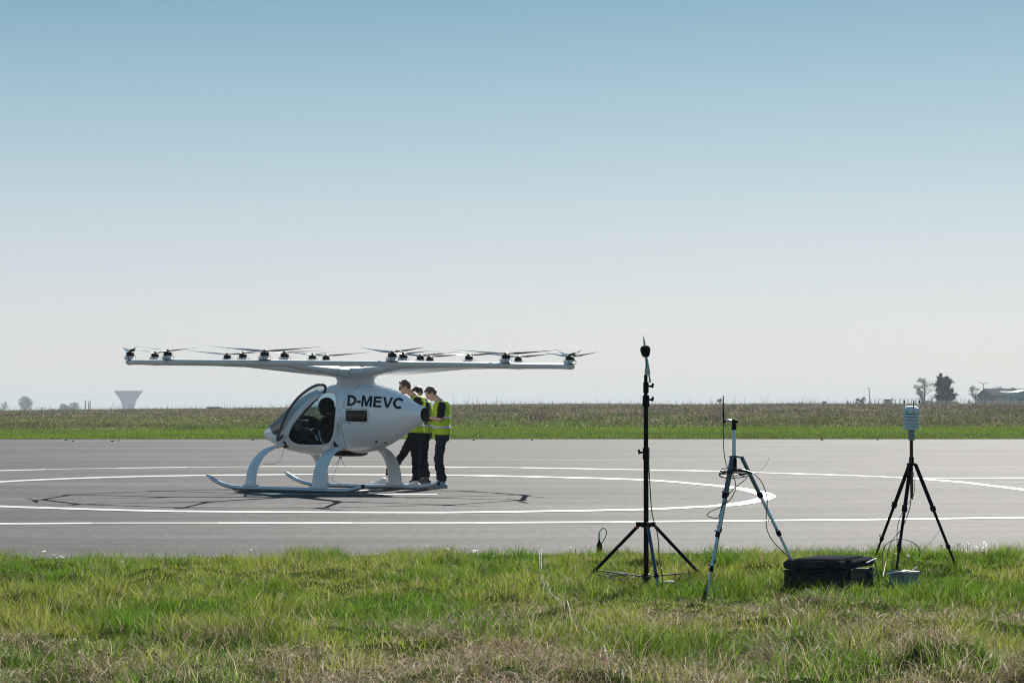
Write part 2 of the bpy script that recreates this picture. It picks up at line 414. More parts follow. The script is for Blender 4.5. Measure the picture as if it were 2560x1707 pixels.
# ------------------------------------------------------------------ terrain
Y0, Y1 = 19.9, 105.0
def vedge(x): return np.interp(np.asarray(x, float) , [-8, -4.2, -2.2, -.6, 1, 8], [18.7, 18.75, 19.0, 19.4, 19.6, 19.65])                      # asphalt near and far edge
def crest(x):
    u = x / 300 * F + CX                  # approximate picture column at the crest
    return np.interp(u, [-900, 0, 420, 700, 1200, 2560, 3500], [1.45, 1.52, 1.78, 1.95, 2.42, 2.52, 2.5])
def terrain(x, y):
    x = np.asarray(x, float); y = np.asarray(y, float)
    fg = (fbm(x * .9 + 40, y * .9 + 40, 11, 4) - .5) * .20 + (fbm(x * 2.6 + 9, y * 2.6, 21, 3) - .5) * .10
    near = sst(15, 9, y)
    fg = fg * (.75 + .9 * near) + (np.abs(fbm(x * 2.9 + 77, y * 2.2 + 9, 121, 3) - .5) * 2) ** .7 * .11 * sst(19.4, 17.8, y) - .02
    ve = vedge(x); fg = np.where(y < ve, fg * sst(ve + .0, ve - 1.2, y), 0)
    fg = np.where(y < 4, fg * 0, fg)
    cz = crest(x * 300 / np.maximum(y, 60))
    h = np.interp(y, [Y1, 112, 135, 165, 210, 260, 300, 360, 450], [0, .10, .22, .40, .68, .92, 1.0, .75, .1])
    h2 = cz * h
    h2 = h2 + (fbm(x * .08, y * .08, 31, 3) - .5) * .25 * sst(110, 140, y) * sst(420, 320, y)
    return np.where(y <= ve + .02, fg, np.where(y < Y1, -.04, h2))
ys = np.concatenate([np.linspace(-60, 6, 12), np.arange(6.3, 19.9, .14), [Y0, Y0 + .05, 30, 60, Y1 - .05], np.arange(Y1, 330, 2.5), np.linspace(335, 600, 22), np.geomspace(640, 5200, 12)])
us = np.concatenate([np.linspace(-12, -1.3, 9), np.linspace(-1, 1, 150), np.linspace(1.3, 12, 9)])
gx = us[None, :] * np.maximum(np.maximum(np.abs(ys), 9), 9)[:, None] * .36; gy = np.repeat(ys[:, None], len(us), 1)
gz = terrain(gx, gy)
V = np.stack([gx, gy, gz], -1).reshape(-1, 3); nx = len(us); ny = len(ys)
i0 = (np.arange(ny - 1)[:, None] * nx + np.arange(nx - 1)[None, :]).ravel()
tag(npmesh('ground', V, np.stack([i0, i0 + 1, i0 + nx + 1, i0 + nx], 1), m='soil'), kind='structure')

# asphalt: real slab sheet with a broken near edge
N = 700; xe = np.linspace(-60, 60, N); edge = vedge(xe) + (fbm(xe * .8 + 50, xe * 0, 5, 4) - .5) * .28
xx = np.concatenate([[-900, -200], xe, [200, 900]]); ee = np.concatenate([[18.7, 18.7], edge, [19.65, 19.65]])
yr = np.array([0, .004, 1, 3, 8, 20, 50, 1e3])
rows = [np.stack([xx, ee, np.full(len(xx), -.05)], 1), np.stack([xx, ee + .01, np.zeros(len(xx))], 1)]
for yv in (21.0, 24, 30, 40, 60, 85): rows.append(np.stack([xx, np.full(len(xx), yv), np.zeros(len(xx))], 1))
fe = Y1 + (fbm(xx * .5 + 70, xx * 0, 6, 4) - .5) * .5
rows += [np.stack([xx, fe, np.zeros(len(xx))], 1), np.stack([xx, fe + .02, np.full(len(xx), -.08)], 1)]
V = np.concatenate(rows); nx = len(xx); i0 = (np.arange(len(rows) - 1)[:, None] * nx + np.arange(nx - 1)[None, :]).ravel()
o = npmesh('asphalt_runway', V, np.stack([i0, i0 + 1, i0 + nx + 1, i0 + nx], 1), m='asphalt')
o.data.polygons.foreach_set('use_smooth', np.zeros(len(o.data.polygons), dtype=bool)); tag(o, kind='structure')

# painted markings: (centre line in picture pixels, thickness px) laid on the ground
def smooth_pts(p, step=18):
    p = np.array(p, float); out = []
    for i in range(len(p) - 1):
        p0 = p[max(i - 1, 0)]; p1 = p[i]; p2 = p[i + 1]; p3 = p[min(i + 2, len(p) - 1)]
        k = max(2, int(abs(p2[0] - p1[0]) / step) + 1)
        for t in np.arange(k) / k:
            out.append(.5 * ((2 * p1) + (-p0 + p2) * t + (2 * p0 - 5 * p1 + 4 * p2 - p3) * t * t + (-p0 + 3 * p1 - 3 * p2 + p3) * t ** 3))
    out.append(p[-1]); return np.array(out)
_mk = [0]
def marking(pts, mname='paint', name='painted_line'):
    q = smooth_pts(pts); v = []; _mk[0] += 1; z = .004 + .0004 * (_mk[0] % 4)
    for x, y, th in q:
        th *= .66; v.append(G(x, y - th / 2, z)); v.append(G(x, y + th / 2, z))
    mb = MB(); mb.add(v, [(2 * i, 2 * i + 2, 2 * i + 3, 2 * i + 1) for i in range(len(q) - 1)])
    tag(mb.build(name, mname, smooth=False), kind='structure')
marking([(-60, 1178, 3.2), (0, 1176, 3.2), (113, 1173, 2.8)])
marking([(113, 1173, 2.4), (200, 1171, 2), (292, 1169.5, 2.2)], 'paint_worn')
marking([(292, 1169.4, 2.8), (468, 1167.6, 2.8)])
marking([(468, 1167.6, 2.2), (560, 1166.7, 2), (652, 1166, 2.3)], 'paint_worn')
marking([(652, 1166, 2.7), (760, 1165.6, 2.7), (960, 1166, 2.7), (1100, 1166.8, 2.7), (1170, 1167.3, 2.7)])
marking([(1170, 1167.3, 2.2), (1240, 1167.8, 2), (1304, 1168.5, 2.2)], 'paint_worn')
marking([(1304, 1168.5, 2.8), (1400, 1170, 2.8), (1506, 1172, 2.8)])
marking([(1506, 1172, 2.2), (1627, 1174, 2.2)], 'paint_worn')
marking([(1627, 1174, 2.8), (1800, 1177.2, 2.8)])
marking([(1800, 1177.2, 2.2), (1880, 1180, 2), (1968, 1182.8, 2.2)], 'paint_worn')
marking([(1968, 1182.8, 3), (2050, 1185.2, 3), (2127, 1187.8, 3)])
marking([(2127, 1187.8, 2.3), (2200, 1190.5, 2.5), (2290, 1195.6, 3)], 'paint_worn')
marking([(2290, 1196, 3.2), (2399, 1204, 4.5), (2476, 1213, 5.5), (2560, 1223.5, 7), (2640, 1235, 8)])
marking([(2255, 1195.8, 2.2), (2303, 1195.4, 2.6), (2430, 1194.8, 2.8), (2620, 1194, 2.8)])
# the oval landing circle, one closed band from its outer and inner edge
outer = [(-160, 1240), (-150, 1226), (-80, 1211), (0, 1202), (129, 1195.8), (258, 1191.2), (388, 1188.2), (520, 1186), (659, 1184.9), (760, 1184.0), (961, 1184.8), (1125, 1185.9), (1180, 1186.5), (1372, 1190.4), (1610, 1197), (1740, 1206.9), (1809, 1213), (1861, 1219), (1912, 1228), (1932, 1234), (1940, 1240), (1932, 1246), (1912, 1252), (1861, 1261.2), (1809, 1265.4), (1740, 1268.6), (1610, 1274.4), (1372, 1278.8), (1100, 1282.2), (760, 1281.2), (520, 1279.8), (388, 1278.2), (258, 1275), (129, 1271.2), (0, 1267), (-80, 1260), (-150, 1250)]
inner = [(-100, 1240), (-95, 1229), (-50, 1215), (0, 1206.6), (129, 1199.8), (258, 1195), (388, 1191.6), (520, 1189.3), (659, 1188), (760, 1187.2), (961, 1188), (1125, 1189.3), (1180, 1190), (1372, 1194.2), (1610, 1201.2), (1740, 1211.3), (1809, 1218.2), (1849, 1225), (1880, 1233), (1890, 1238), (1892, 1241.5), (1886, 1245), (1872, 1249), (1845, 1254), (1800, 1259.5), (1740, 1263.2), (1610, 1269.4), (1372, 1273.8), (1100, 1277.2), (760, 1276.2), (520, 1274.8), (388, 1273), (258, 1269.8), (129, 1265.6), (0, 1261.4), (-50, 1255), (-95, 1248)]
v = []; n = len(outer)
oc = smooth_pts([(*p, 0) for p in outer + outer[:1]], 1e9)[:-1]; ic = smooth_pts([(*p, 0) for p in inner + inner[:1]], 1e9)[:-1]
for a, b in zip(oc, ic): k2 = .22 if abs(a[0]) < 1800 else .05; v.append(G(a[0], a[1], .006)); v.append(G(b[0] + (a[0] - b[0]) * k2, b[1] + (a[1] - b[1]) * k2, .006))
k = len(oc); tag(MB().add(v, [(2 * i, 2 * ((i + 1) % k), 2 * ((i + 1) % k) + 1, 2 * i + 1) for i in range(k)]).build('painted_circle', 'paint', smooth=False), kind='structure')
marking([(-60, 1308.6, 6), (0, 1308.4, 6), (229, 1307, 5.5)])
marking([(229, 1307, 5), (400, 1306.6, 5), (546, 1306.4, 5)], 'paint_worn')
marking([(546, 1306.4, 5.5), (760, 1306.4, 5.5), (879, 1306.4, 5.5)])
marking([(879, 1306.4, 5), (1050, 1306.2, 5), (1192, 1305.9, 5)], 'paint_worn')
marking([(1192, 1305.9, 5.5), (1350, 1305, 5.5), (1508, 1304.2, 5)])
marking([(1508, 1304.2, 5), (1560, 1303.6, 5), (1620, 1303, 5)], 'paint_worn')
marking([(1620, 1303, 5), (1899, 1300.5, 5), (1940, 1300, 5), (2200, 1297.5, 5), (2640, 1291.5, 5)])
marking([(630, 1233.6, 3.2), (860, 1234.6, 3.4), (1093, 1235, 3.4)])
marking([(730, 1224.6, 3.4), (961, 1225, 3.4)])
# small debris along the far side of the runway
for (dx_, dy_) in ((165, 1101), (182, 1103), (281, 1103), (296, 1102), (632, 1100), (1184, 1101), (1330, 1100), (2055, 1100), (2194, 1100)):
    g = G(dx_, dy_); mb = MB(); mb.ell(g + Vector((0, 0, .02)), (random.uniform(.05, .11), .07, .03), n=7)
    tag(mb.build('clod_of_earth', 'soil'), 'small dark clod of earth lying on the far edge of the asphalt', 'debris', 'clods along the far runway edge')

# ------------------------------------------------------------------ blades of grass as numpy meshes
def blades(name, px, py, pz, h, wd, col, mname, lean, seg=3, curl=1.0, tipcol=None, droop=None, az=None):
    n = len(px); az = RNG.uniform(0, 2 * np.pi, n) if az is None else az; wa = RNG.uniform(0, np.pi, n)
    dx = np.cos(az) * lean; dy = np.sin(az) * lean
    wx = np.cos(wa) * wd / 2; wy = np.sin(wa) * wd / 2
    V = np.empty((n, 2 * seg + 1, 3)); C = np.empty((n, 2 * seg + 1, 3))
    for i in range(seg + 1):
        t = i / seg; b = t ** (1 + curl)
        cx_ = px + dx * h * b; cy_ = py + dy * h * b
        up = t if droop is None else t - droop * t * t
        cz_ = pz + h * up * np.sqrt(np.maximum(1 - (lean * .6) ** 2 * t, .05))
        k = (1 - t ** 2 * .75)
        if i < seg:
            V[:, 2 * i] = np.stack([cx_ - wx * k, cy_ - wy * k, cz_], 1); V[:, 2 * i + 1] = np.stack([cx_ + wx * k, cy_ + wy * k, cz_], 1)
            C[:, 2 * i] = C[:, 2 * i + 1] = col
        else:
            V[:, 2 * seg] = np.stack([cx_, cy_, cz_], 1); C[:, 2 * seg] = col if tipcol is None else tipcol
    base = np.arange(n)[:, None] * (2 * seg + 1)
    q = np.concatenate([base + np.array([2 * i, 2 * i + 1, 2 * i + 3, 2 * i + 2]) for i in range(seg - 1)], 0)
    t_ = base + np.array([2 * seg - 2, 2 * seg - 1, 2 * seg])
    return npmesh(name, V.reshape(-1, 3), q, t_, C.reshape(-1, 3), mname)
def fg_points(n, y0=8.6, y1=Y0 + .12, p=1.0):
    y = y0 + (y1 - y0) * RNG.random(n) ** p; x = (RNG.random(n) * 2 - 1) * (y * .255 + 1.7); return x, y
def pxr(y): return HOR + CAMH * F / y
# green turf: blades grow in tufts and lean outward from each tuft
NT = 14000; tx, ty = fg_points(NT, 8.4, Y0, 1.1); tsz = RNG.gamma(4, .25, NT)
NB = 540000; ti = RNG.integers(0, NT, NB); sg_ = .038 * tsz[ti] ** .5 + .010
ox = RNG.normal(0, 1, NB) * sg_; oy = RNG.normal(0, 1, NB) * sg_
x = tx[ti] + ox; y = ty[ti] + oy; az = np.arctan2(oy, ox) + RNG.normal(0, .5, NB); rad = np.hypot(ox, oy) / sg_
lo_ = RNG.random(NB) < .40; rx_, ry_ = fg_points(NB, p=1.12); x = np.where(lo_, rx_, x); y = np.where(lo_, ry_, y); az = np.where(lo_, RNG.uniform(0, 6.283, NB), az)
clump = fbm(x * 2.2, y * 2.2, 41, 3); big = fbm(x * .55 + 5, y * .7, 51, 3)
drym = sst(13.7, 10.9, y + (big - .5) * 5.5)                # 1 = dry zone near the camera
keep = RNG.random(NB) < (1 - .82 * drym) * (.72 + .4 * sst(.30, .55, clump))
keep &= ~((y > vedge(x) - .3) & (RNG.random(NB) < .4)); keep &= (y < vedge(x) + .10 * RNG.random(NB)) & (y > 8.4)
x, y, clump, big, drym, az, rad, lo_, ti = [q_[keep] for q_ in (x, y, clump, big, drym, az, rad, lo_, ti)]; n = len(x)
h = RNG.gamma(5, .0088, n) * (.50 + 1.45 * sst(.38, .68, clump)) * (.8 + .6 * sst(.4, .7, big)) * np.where(lo_, .75, .75 + .5 * np.clip(tsz[ti], 0, 2)) + .015
h *= np.where(RNG.random(n) < .02, 1.8, 1.0); h = np.minimum(h, .17)
lean = np.clip(np.where(lo_, RNG.normal(.6, .3, n), .25 + .38 * rad + RNG.normal(0, .15, n)), .05, 1.4)
wd = RNG.uniform(.0026, .0056, n)
r1 = RNG.random((n, 1)); mixv = sst(.35, .65, fbm(x * 1.3 + 30, y * 1.3, 71, 3))[:, None]; tc_ = RNG.random((NT, 1))[ti]
c = (1 - mixv) * np.array([.070, .140, .010]) + mixv * np.array([.158, .190, .024])
c = c * (.22 + .70 * r1 ** 1.5 + .80 * tc_); dead = RNG.random(n) < (.07 + .12 * mixv[:, 0] + .25 * drym)
c[dead] = np.array([.27, .23, .14]) * (.5 + .8 * RNG.random((dead.sum(), 1)))
tag(blades('grass', x, y, terrain(x, y) - .005, h, wd, c, 'grass', lean, az=az, seg=2, curl=.8), 'green spring turf with pale dead blades on the verge beside the runway', 'grass', kind='stuff')
# dry matted straw: curled dead stems in swirling mats and tussocks
NT2 = 1500; tx, ty = fg_points(NT2, 8.4, 16.5, 1.5)
NS = 270000; ti = RNG.integers(0, NT2, NS); ox = RNG.normal(0, .085, NS); oy = RNG.normal(0, .085, NS)
x = tx[ti] + ox; y = ty[ti] + oy; ta = RNG.uniform(0, 6.283, NT2); az = np.where(RNG.random(NS) < .5, ta[ti] + RNG.normal(0, .5, NS), np.arctan2(oy, ox) + RNG.normal(0, .6, NS))
sc2 = RNG.random(NS) < .25; rx_, ry_ = fg_points(NS, 8.4, 18.5, 1.2); x = np.where(sc2, rx_, x); y = np.where(sc2, ry_, y)
big = fbm(x * .55 + 5, y * .7, 51, 3); tuft = fbm(x * 1.9 + 3, y * 1.9, 81, 3)
dry = sst(14.0, 10.9, y + (big - .5) * 5.5)
keep = (RNG.random(NS) < np.maximum(dry * (.45 + .8 * sst(.35, .6, tuft)), .11)) & (y > 8.4)
x, y, tuft, dry, az, ti = x[keep], y[keep], tuft[keep], dry[keep], az[keep], ti[keep]; n = len(x)
h = RNG.gamma(4, .0135, n) * (.7 + .9 * sst(.45, .7, tuft)); h = np.where(RNG.random(n) < .02, h * 2.2, h); h = np.minimum(h, .24)
tcol = RNG.random((NT2, 1))[ti]
c = np.array([.37, .295, .215]) * (.15 + 1.15 * RNG.random((n, 1))); br = (RNG.random(n) < .30 + .35 * (tcol[:, 0] > .7))
c[br] *= np.array([.55, .44, .37]); pale = RNG.random(n) < .10; c[pale] = (.58, .54, .46)
tag(blades('straw', x, y, terrain(x, y) + RNG.uniform(-.01, .07, n) * dry * (.4 + sst(.4, .65, tuft)), h, RNG.uniform(.0018, .0042, n), c, 'weed',
    np.clip(RNG.normal(1.25, .5, n), .1, 2.2), seg=3, curl=.6, droop=RNG.uniform(.2, 1.15, n), az=az), 'tangled dry straw and dead tussocks at the near edge of the verge', 'dry grass', kind='stuff')
# far field
def veg(name, n, y0, y1, hfun, wfun, cfun, label, cat, mname='weed', lean=.35, seg=2, inv=True, curl=.6):
    k = RNG.random(n); y = 1 / (1 / y0 + (1 / y1 - 1 / y0) * k) if inv else y0 + (y1 - y0) * k
    x = (RNG.random(n) * 2 - 1) * (y * .29 + 6)
    h = hfun(x, y, n); return tag(blades(name, x, y, terrain(x, y) - .02, h, wfun(x, y, n), cfun(x, y, n), mname, np.abs(RNG.normal(lean, .2, n)), seg=seg, curl=curl), label, cat, kind='stuff')
G1, G2 = np.array([.060, .125, .008]), np.array([.120, .160, .022])
veg('mown_grass', 115000, Y1 - .1, 131, lambda x, y, n: RNG.uniform(.03, .11, n) + .06 * (fbm(x * .3, y * .3, 3, 3) > .62) , lambda x, y, n: RNG.uniform(.02, .045, n),
    lambda x, y, n: (G1 + (G2 - G1) * RNG.random((n, 1))) * (.7 + .5 * fbm(x * .25, y * .4, 8, 3)[:, None]), 'bright green mown grass strip along the far edge of the runway', 'grass', 'grass')
def fcol(x, y, n):
    u = x / y * F + CX
    q = fbm(x * .05, y * .12, 91, 4) - .5
    s = (y + q * 60 - 125) / 175                        # 0 near .. 1 crest
    rightish = np.clip(u / 2560, 0, 1)
    brown = np.clip(.85 * sst(.26, .50, s + .18 * rightish) * (1 - .75 * sst(.85, 1.0, s)) + .15 * rightish, 0, 1)
    grn = np.array([.086, .112, .022]); tan = np.array([.22, .185, .115]); pur = np.array([.115, .082, .072])
    r = RNG.random((n, 1))
    pt = (.55 + .9 * fbm(x * .35 + 9, y * .14, 93, 3))[:, None]; pt2 = (.7 + .6 * fbm(x * .06 + 9, y * .05, 95, 3))[:, None]
    c = np.where(r < .70, grn, tan) * (.65 + .7 * RNG.random((n, 1))) * pt * pt2
    d = np.where(r < .45, pur, np.where(r < .8, np.array([.20, .16, .12]), grn)) * (.6 + .8 * RNG.random((n, 1))) * pt * pt2
    return np.where(RNG.random((n, 1)) < brown[:, None], d, c)
veg('field_weeds', 200000, 122, 312, lambda x, y, n: (RNG.gamma(5, .032, n) + .05) * (.35 + 1.2 * sst(.35, .75, fbm(x * .12, y * .12, 17, 4))) * np.clip((y - 115) / 25, .4, 1), lambda x, y, n: RNG.uniform(.022, .055, n) * y / 170, fcol,
    'rough field of brown weeds and olive grass rising behind the runway', 'weeds', lean=1.1)
veg('field_underlayer', 60000, 127, 318, lambda x, y, n: RNG.uniform(.08, .25, n), lambda x, y, n: RNG.uniform(.07, .16, n) * y / 170,
    lambda x, y, n: fcol(x, y, n) * .85, 'short undergrowth between the field weeds', 'undergrowth', lean=.6)
veg('tall_stalks', 9000, 255, 318, lambda x, y, n: RNG.gamma(2.6, .14, n) * (.3 + 1.2 * sst(.35, .7, fbm(x * .07, y * .07, 23, 3))), lambda x, y, n: RNG.uniform(.03, .055, n),
    lambda x, y, n: np.array([.13, .115, .09]) * (.5 + .8 * RNG.random((n, 1))), 'thin dead stalks standing against the sky on the crest of the field', 'weeds', lean=.2, inv=False)
# dark stalk clumps in the middle of the field
for (cx_, cy_, D_, nn, cc) in ((1347, 1060, 150, 60, (.08, .055, .05)), (1785, 1055, 150, 60, (.08, .055, .05)), (1597, 1060, 150, 16, (.08, .06, .05)), (800, 1085, 122, 260, (.07, .12, .03)), (480, 1080, 124, 260, (.07, .12, .03)),
                               (560, 1075, 126, 220, (.09, .14, .03)), (700, 1078, 124, 300, (.08, .13, .03)), (1230, 1068, 130, 260, (.10, .16, .035)), (1430, 1070, 130, 220, (.10, .17, .035)), (1155, 1050, 145, 200, (.10, .11, .05))):
    x = X(cx_, D_) + RNG.normal(0, .55 if nn < 100 else 1.0, nn); y = D_ + RNG.normal(0, .5, nn)
    hh = RNG.uniform(.5, 1.15, nn) if nn < 100 else RNG.uniform(.2, .48, nn)
    t_ = blades('dock_weed', x, y, terrain(x, y) - .02, hh, RNG.uniform(.03, .06, nn), np.array(cc) * (.6 + .8 * RNG.random((nn, 1))), 'weed', np.abs(RNG.normal(.25 if nn < 100 else .6, .15, nn)), seg=2)
    u = (cx_ / 2560)
    tag(t_, ('clump of tall dark dead dock stalks in the field, ' if nn < 100 else 'low dark green clump at the edge of the mown strip, ') +
        ('just right of the three people' if cx_ == 1347 else 'touching the back of the rightmost person' if cx_ == 1155 else 'a little right of the three people' if cx_ == 1230 else 'left of the antenna rod' if cx_ == 1785 else 'beside the black pole' if cx_ == 1597 else 'right of the microphone cable end' if cx_ == 1430 else
         'hidden behind the cockpit' if cx_ == 800 else 'under the water tower side of the field' if cx_ == 480 else 'right of the long box on the crest' if cx_ == 560 else 'just left of the aircraft nose'), 'weed clump', 'weed clumps in the far field', 'stuff')

# ================================================================== MULTICOPTER
YAW = R(143.5); AX, AY = -2.666, 35.45
craft = empty('multicopter', (AX, AY, 0), YAW)
tag(craft, 'white two seat multicopter with eighteen rotors on a ring frame, standing on the runway', 'aircraft')
ROT = Matrix.Rotation(YAW, 3, 'Z'); ORG = Vector((AX, AY, 0))
def toW(p): return ORG + ROT @ Vector(p)
def toL(p): return ROT.transposed() @ (Vector(p) - ORG)
def zp(zx, zy): return 640 + zx / 4.3556, 920 + zy / 4.3556      # zoomed measuring picture -> photo pixels
TOP = [(2.03, .955), (2.00, 1.02), (1.89, 1.105), (1.66, 1.225), (1.43, 1.36), (1.15, 1.535), (.9, 1.665), (.66, 1.75), (.43, 1.80), (0, 1.82), (-.475, 1.80), (-.71, 1.74), (-1.0, 1.635), (-1.27, 1.50), (-1.52, 1.405)]
BOT = [(2.03, .955), (2.00, .885), (1.88, .82), (1.60, .715), (1.36, .66), (1.09, .615), (.74, .60), (.16, .605), (-.22, .645), (-.49, .70), (-.69, .77), (-.88, .855), (-1.19, 1.02), (-1.52, 1.175)]
WID = [(2.03, .012), (2.00, .10), (1.89, .20), (1.67, .33), (1.36, .47), (1.09, .555), (.74, .61), (.3, .63), (-.1, .60), (-.49, .50), (-.88, .35), (-1.19, .225), (-1.52, .117)]
def cubic(tab):
    t = np.array(tab)[::-1]; xs_, ys_ = t[:, 0], t[:, 1]
    m = np.gradient(ys_, xs_)
    def f(s):
        s = np.clip(s, xs_[0], xs_[-1]); i = np.clip(np.searchsorted(xs_, s) - 1, 0, len(xs_) - 2)
        h = xs_[i + 1] - xs_[i]; u = (s - xs_[i]) / h
        return (2 * u**3 - 3 * u**2 + 1) * ys_[i] + (u**3 - 2 * u**2 + u) * h * m[i] + (-2 * u**3 + 3 * u**2) * ys_[i + 1] + (u**3 - u**2) * h * m[i + 1]
    return f
fT, fB, fW = cubic(TOP), cubic(BOT), cubic(WID)
NSs, NPH = 230, 200
ss = np.concatenate([2.03 - .14 * (np.linspace(0, 1, 24) ** 1.8), np.linspace(1.89, -1.52, NSs - 23)[1:]]); NSs = len(ss)
ph = np.linspace(0, 2 * np.pi, NPH, endpoint=False)
def hullpt(s, q, off=0.):
    zt, zb, w_ = fT(s), fB(s), fW(s) + off; zc = (zt + zb) / 2 - .04 * (zt - zb) * np.cos(q * 0); h_ = (zt - zb) / 2 + off
    cc, sn = np.cos(q), np.sin(q)
    e = 2 / 2.35
    l = w_ * np.sign(cc) * np.abs(cc) ** e; zz = (zt + zb) / 2 + h_ * np.sign(sn) * np.abs(sn) ** e
    # lower flank tucked in a little towards the keel
    l = l * (1 - .16 * np.clip(-(zz - (zt + zb) / 2) / np.maximum(h_, 1e-3), 0, 1) ** 2 * sst(.9, -.6, s) * 1.5)
    return s, l, zz
S2, Q2 = np.meshgrid(ss, ph, indexing='ij'); hs, hl, hz = hullpt(S2, Q2)
HV = np.stack([hs, hl, hz], -1)                                # local coordinates
hv = HV.reshape(-1, 3)
ii, jj = np.meshgrid(np.arange(NSs - 1), np.arange(NPH), indexing='ij')
HF = np.stack([ii * NPH + jj, ii * NPH + (jj + 1) % NPH, (ii + 1) * NPH + (jj + 1) % NPH, (ii + 1) * NPH + jj], -1).reshape(-1, 4)
bvh = BVHTree.FromPolygons([Vector(p) for p in hv.tolist()], HF.tolist())
def hit(zx, zy, off=0.0):
    o_ = toL(Vector((0, 0, CAMH))); d = ROT.transposed() @ ray(*zp(zx, zy)); d.normalize()
    h_ = bvh.ray_cast(o_, d)
    if h_[0] is None:
        # nearest point on hull to the ray
        best = bvh.find_nearest(o_ + d * 35.4); return best[0] + best[1] * off
    nrm = h_[1]
    if nrm.dot(d) > 0: nrm = -nrm
    return h_[0] + nrm * off
def inpoly(px_, py_, poly):
    poly = np.array(poly); r = np.zeros(px_.shape, bool); n_ = len(poly)
    for a in range(n_):
        x1, y1 = poly[a]; x2, y2 = poly[a - 1]
        c_ = ((y1 > py_) != (y2 > py_)) & (px_ < (x2 - x1) * (py_ - y1) / ((y2 - y1) + 1e-12) + x1); r ^= c_
    return r
def closed(pts, k=6):
    p = np.array(pts, float); n_ = len(p); out = []
    for i in range(n_):
        p0, p1, p2, p3 = p[i - 1], p[i], p[(i + 1) % n_], p[(i + 2) % n_]
        for t in np.arange(k) / k: out.append(.5 * ((2 * p1) + (-p0 + p2) * t + (2 * p0 - 5 * p1 + 4 * p2 - p3) * t * t + (-p0 + 3 * p1 - 3 * p2 + p3) * t ** 3))
    return np.array(out)
OPEN = [(800, 258), (855, 272), (878, 340), (878, 430), (874, 510), (862, 640), (845, 735), (815, 800), (780, 828), (700, 843), (560, 843), (470, 838), (400, 812), (360, 775), (348, 730), (372, 660), (420, 580), (500, 480), (580, 395), (660, 325), (735, 272)]
OPENc = closed(OPEN, 4)
op_loc = [hit(a, b) for a, b in OPENc]; OPL = [(p.x, p.z) for p in op_loc]
SHIELD = [(150, 640), (178, 702), (214, 728), (262, 704), (305, 655), (360, 570), (440, 460), (520, 375), (600, 300), (690, 222), (740, 190)]
sh_loc = [hit(a, b) for a, b in SHIELD]
SHL = [(p.x, p.z) for p in sh_loc]
SHL = SHL[:-1] + [(.70, 1.74), (.70, 1.9), (2.1, 1.9), (2.1, 1.04), (1.93, 1.02)]
cen = hv[HF].mean(1)
in_open = inpoly(cen[:, 0], cen[:, 2], OPL); in_sh = inpoly(cen[:, 0], cen[:, 2], SHL) & ~in_open
left = cen[:, 1] > 0
def sub(name, mask, m, off=0.0, parent=craft):
    f = HF[mask]; u, inv = np.unique(f, return_inverse=True); v_ = hv[u]
    if off:
        v_ = v_.copy(); c_ = np.stack([v_[:, 0], 0 * v_[:, 0], (fT(v_[:, 0]) + fB(v_[:, 0])) / 2], 1); d_ = v_ - c_
        v_ = v_ + d_ / (np.linalg.norm(d_, axis=1, keepdims=True) + 1e-6) * off
    return npmesh(name, v_, inv.reshape(-1, 4), m=m, parent=parent)
sub('fuselage', ~in_open & ~in_sh, 'white_paint')
lin = sub('interior_lining', ~in_open & ~in_sh, 'interior', -.018)
shd = sub('windshield', in_sh, 'glass_tint')
sub('side_window', in_open & ~left, 'glass')['label'] = 'clear far side cabin window'
def rim(poly_sz, r, name, m, side=1, parent=craft, off=0.):
    pts = []
    for s_, z_ in poly_sz:
        h_ = bvh.ray_cast(Vector((s_, side * 3, z_)), Vector((0, -side, 0)))
        if h_[0] is not None: pts.append(h_[0] + Vector((0, side * off, 0)))
    return pts
pts = [p for p in op_loc]; MB().ring(pts, .017, 6).build('door_seal', 'white_paint', craft)
pr = [Vector((p.x, -p.y, p.z)) for p in op_loc]; MB().ring(pr, .016, 6).build('window_seal', 'seal', craft)
MB().tube([p for p in sh_loc[:-1]], .007, 6).build('windshield_seal', 'seal', craft)
MB().tube([Vector((p.x, -p.y, p.z)) for p in sh_loc[:-1]], .007, 6).build('windshield_seal', 'seal', craft)
# door, hinged along the front pillar and swung out: frame ring + glass
i_t = 19 * 4; i_b = 13 * 4
HB = Vector(op_loc[13 * 4]); HT = Vector(op_loc[19 * 4 + 2]); a0_ = (HT - HB).normalized()
H0 = hit(270, 775); H1 = hit(735, 190); ax = (H1 - H0).normalized(); bk_ = Vector((-1, 0, 0)); bk_ = (bk_ - a0_ * bk_.dot(a0_)).normalized()
Rd = Matrix.Rotation(R(-85), 3, ax); q0_ = a0_.rotation_difference(ax).to_matrix()
def dmap(p):
    d = Vector(p) - HB; k_ = d.dot(a0_); pe = d - a0_ * k_
    if pe.dot(bk_) < .02: pe = pe * .05
    return H0 + Vector((.0, .04, 0)) + Rd @ (q0_ @ (a0_ * k_ * 1.15 + pe * .66))
dpts = [dmap(p) for p in op_loc]
dc = sum(dpts, Vector()) / len(dpts)
dfr = MB().ring(dpts, .023, 8).build('door_frame', 'seal', craft)
